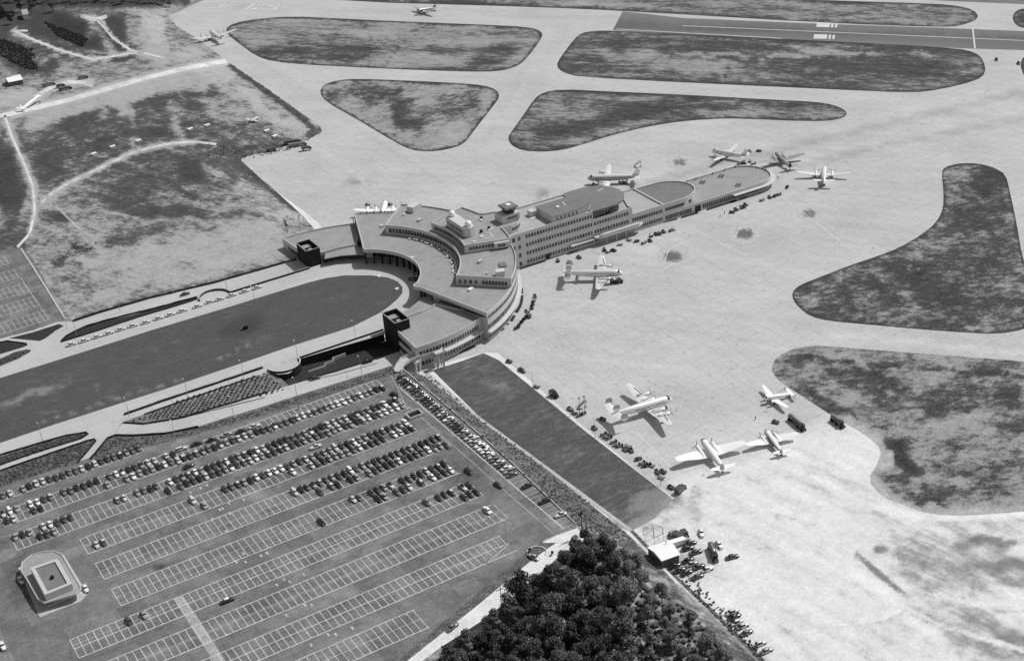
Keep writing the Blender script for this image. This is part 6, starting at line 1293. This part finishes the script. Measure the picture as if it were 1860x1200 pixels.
def shrub_mass(polys, n, label, r0=.45, zf=ground_z, seed=1, name='shrub_planting', mat='shrub'):
    rnd = random.Random(seed); V, F = [], []
    src = [( [tuple(v.co) for v in m_.vertices], [tuple(p.vertices) for p in m_.polygons]) for m_ in SHM]
    for poly in polys:
        B = np.array(poly); done = 0; tries = 0
        while done < n and tries < n*20:
            tries += 1; p = (rnd.uniform(B[:, 0].min(), B[:, 0].max()), rnd.uniform(B[:, 1].min(), B[:, 1].max()))
            if not inside(np.array([p]), poly)[0]: continue
            g = CAM; d = (G(*p, 0)-CAM).normalized(); hit, loc, *_ = S.ray_cast(deps, CAM, d)
            if not hit: continue
            vs, fs = rnd.choice(src); k = r0*rnd.uniform(.7, 1.5)/.7; b = len(V)
            V += [(loc.x+a*k, loc.y+b_*k, loc.z+c_*k) for a, b_, c_ in vs]; F += [tuple(i+b for i in f) for f in fs]; done += 1
    me = bpy.data.meshes.new(name); me.from_pydata(V, [], F); me.materials.append(M[mat]); me.update()
    tag(link(name, me), label, 'shrubs', None, 'stuff')
shrub_mass([[(775, 675), (872, 760), (1000, 856), (1150, 978), (1120, 985), (1050, 955), (926, 836), (820, 744), (745, 680)]], 800, 'low shrubs planted in rows down the bank beside the east kerb', .25)
shrub_mass([[(300, 791), (410, 763), (540, 723), (655, 687), (712, 668), (714, 678), (630, 703), (450, 760), (317, 795)]], 380, 'low shrubs on the bank between the lower road and car park', .24, seed=2)
shrub_mass([[(190, 800), (215, 793), (300, 790), (265, 810), (170, 833)]], 160, 'low shrubs in the bed east of the diagonal path', .27, seed=3)
shrub_mass([[(0, 857), (156, 804), (170, 801), (140, 838), (0, 880)], [(0, 830), (120, 794), (155, 787), (150, 793), (0, 842)], [(0, 655), (27, 642), (50, 637), (30, 650), (0, 662)]], 230, 'clipped plants in ribbed rows in the western beds', .25, seed=4)
shrub_mass([[(1230, 1030), (1262, 1050), (1330, 1120), (1390, 1190), (1380, 1200), (1310, 1130), (1240, 1060)]], 130, 'scrub and debris along the field edge below the shed', .3, seed=7)
shrub_mass([[(375, 262), (430, 268), (440, 280), (400, 290), (375, 285)], [(430, 285), (540, 262), (545, 268), (440, 292)], [(140, 440), (180, 440), (180, 450), (90, 485)]], 70, 'dark rubble and scrub heaped in the western field', .3, seed=8, mat='bedrow')
shrub_mass([[(0, 70), (60, 90), (70, 130), (30, 120), (0, 100)], [(80, 40), (160, 70), (150, 85), (110, 70)]], 420, 'dark brush covering the north-western hillside', .6, seed=9, mat='hedge')

shrub_mass([[(1130, 1040), (1180, 1060), (1260, 1120), (1330, 1190), (1300, 1240), (1150, 1200), (1100, 1100)]], 380, 'mid-grey brush covering the slope between the wood and the field edge', .75, seed=12)
shrub_mass([[(1060, 985), (1090, 1000), (1190, 1085), (1170, 1085), (1060, 1005)]], 60, 'low weeds on the bare slope above the wood', .35, seed=13)
# ------------------------------------------------------------------ TREES
def tree_meshes(seed, h, rad):
    rnd = random.Random(seed); tr = MB(); tr.bar((0, 0, -.3), (rnd.uniform(-.2, .2), rnd.uniform(-.2, .2), h*.62), .26, 8, .11)
    lobes = []
    for i in range(rnd.randint(9, 13)):
        a = rnd.uniform(0, 2*PI); q = rnd.uniform(.15, .75)*rad; zz = h*rnd.uniform(.42, .9)*(1-.18*(q/rad)); lobes.append((q*math.cos(a), q*math.sin(a), zz, rad*rnd.uniform(.30, .5)))
        tr.bar((0, 0, h*rnd.uniform(.25, .5)), (q*math.cos(a), q*math.sin(a), zz), .09, 5, .03)
    lobes.append((0, 0, h*.88, rad*.42))
    cr = MB(); V, F, MI = [], [], []
    for (x, y, z, r_) in lobes:
        n = int(230*(r_/1.5)**1.6)+60; k2 = rnd.random() < .35
        for i in range(n):
            d = Vector((rnd.gauss(0, 1), rnd.gauss(0, 1), rnd.gauss(0, 1))).normalized(); q = r_*(rnd.uniform(.55, 1.08) if rnd.random() < .85 else rnd.uniform(.2, 1.25))
            c = Vector((x, y, z))+Vector((d.x*q, d.y*q, d.z*q*.85)); s_ = rnd.uniform(.16, .34)
            u = (d+Vector((rnd.gauss(0, .6), rnd.gauss(0, .6), rnd.gauss(0, .6)))).normalized().orthogonal().normalized(); v = u.cross((d+Vector((rnd.gauss(0, .5), rnd.gauss(0, .5), rnd.gauss(0, .5)))).normalized()).normalized()
            k = len(V); V += [tuple(c+u*s_), tuple(c+v*s_*.8), tuple(c-u*s_), tuple(c-v*s_*.8)]; F.append((k, k+1, k+2, k+3)); MI.append(1 if k2 else 0)
    me = bpy.data.meshes.new('crown'); me.from_pydata(V, [], F); me.materials.append(M['leaf']); me.materials.append(M['leaf2']); me.polygons.foreach_set('material_index', MI); me.update()
    return me, tr.mesh('trunk', M['bark'])
TM = [tree_meshes(20+i, h, r_) for i, (h, r_) in enumerate([(8.5, 3.2), (9.5, 3.6), (7, 2.8), (10.5, 3.3), (6, 2.3), (8, 3.8)])]
FOR = [(1056, 972), (1095, 985), (1110, 1010), (1160, 1010), (1210, 1075), (1250, 1110), (1300, 1160), (1340, 1215), (1360, 1290), (750, 1290), (812, 1240), (828, 1200), (885, 1160), (916, 1118), (942, 1096), (974, 1062), (1012, 1035), (1040, 1003)]
rnd = random.Random(77); pts_ = []; tries = 0
while len(pts_) < 190 and tries < 20000:
    tries += 1; p = (rnd.uniform(740, 1360), rnd.uniform(972, 1285))
    if not inside(np.array([p]), FOR)[0]: continue
    dens = 26 if p[0] < 1150 else 34
    if any(math.hypot(p[0]-q[0], (p[1]-q[1])*1.6) < dens for q in pts_): continue
    if p[0] > 1200 and rnd.random() < .3: continue
    pts_.append(p)
pts_.sort(key=lambda q: q[1])
def tree(px, py, z, i, label, group, k=1, name='tree'):
    g = G(px, py, z); hit = ground_z(g.x, g.y) if z == 0 else z
    e = empty(name, label, 'tree', (g.x, g.y, hit), rnd.uniform(0, 6.3), group); e.scale = (k, k, k*rnd.uniform(.9, 1.1))
    cr = link('crown', TM[i][0], e); link('trunk', TM[i][1], e); tone = rnd.choice(('leaf', 'leaf', 'leaf0', 'leaf0'))
    cr.material_slots[0].link = 'OBJECT'; cr.material_slots[0].material = M[tone if px < 1130 else 'leaf2']
rows_ = ['the dirt road edge', 'the middle of the wood', 'the field edge']
for j, (px, py) in enumerate(pts_):
    i = rnd.randrange(6); k = rnd.choice((1.0, 1.15, 1.3, 1.5))*(1 if px < 1140 else .6)
    side = rows_[0] if px < 960 else rows_[1] if px < 1140 else rows_[2]
    tree(px, py+14, 0, i, 'leafy tree, %s down from the top of the wood, towards %s' % (ordn(j+1), side), 'trees of the wood at the bottom edge', k)
for px, py, i, lab in [(97, 22, 0, 'dark round tree alone on the smooth grass near the top corner'), (5, 32, 1, 'tree at the photo edge in front of the dark-roofed house'), (58, 25, 3, 'tall tree just east of the small pale house'), (38, 22, 2, 'tree west of the small pale house'), (20, 44, 0, 'dark bushy tree below the houses in the top corner')]: tree(px, py, 0, i, lab, 'trees near the top corner houses', 1.1)
for j in range(26):
    px = 5+j*12+rnd.uniform(-3, 3); tree(px, 4+rnd.uniform(-4, 3), 0, rnd.randrange(6), 'tree, %s from the photo corner in the belt along the top edge' % ordn(j+1), 'trees in the belt along the top edge', rnd.uniform(.8, 1.1))
for px, py, k in [(963, 999, .35), (1003, 1003, .3)]: tree(px, py+4, 0, 4, 'small bush-like tree inside the ring of stones' if px == 963 else 'small bush-like tree at the verge corner', None, k)
# ring of stones and fallen branch on the dirt road
g = G(975, 1003, 0); mb = MB()
L1 = [(g.x+3.4*math.cos(R(a)), g.y+3.4*math.sin(R(a))) for a in range(-60, 200, 20)]
for a, b_ in pl(L1): mb.beam(a, b_, .4, 0, .35)
tag(mb.build('stone_ring', M['conc']), 'low curved stone ring around a bush at the dirt road bend', 'stones')
g = G(944, 1050, 0); mb = MB(); mb.bar((g.x-2.5, g.y+1, .3), (g.x+2.5, g.y-.6, .2), .2, 6, .1); mb.bar((g.x-.5, g.y+.4, .3), (g.x-1.5, g.y+1.6, .4), .1, 5, .04); tag(mb.build('fallen_branch', M['bark']), 'dark fallen branch lying across the dirt road', 'branch')
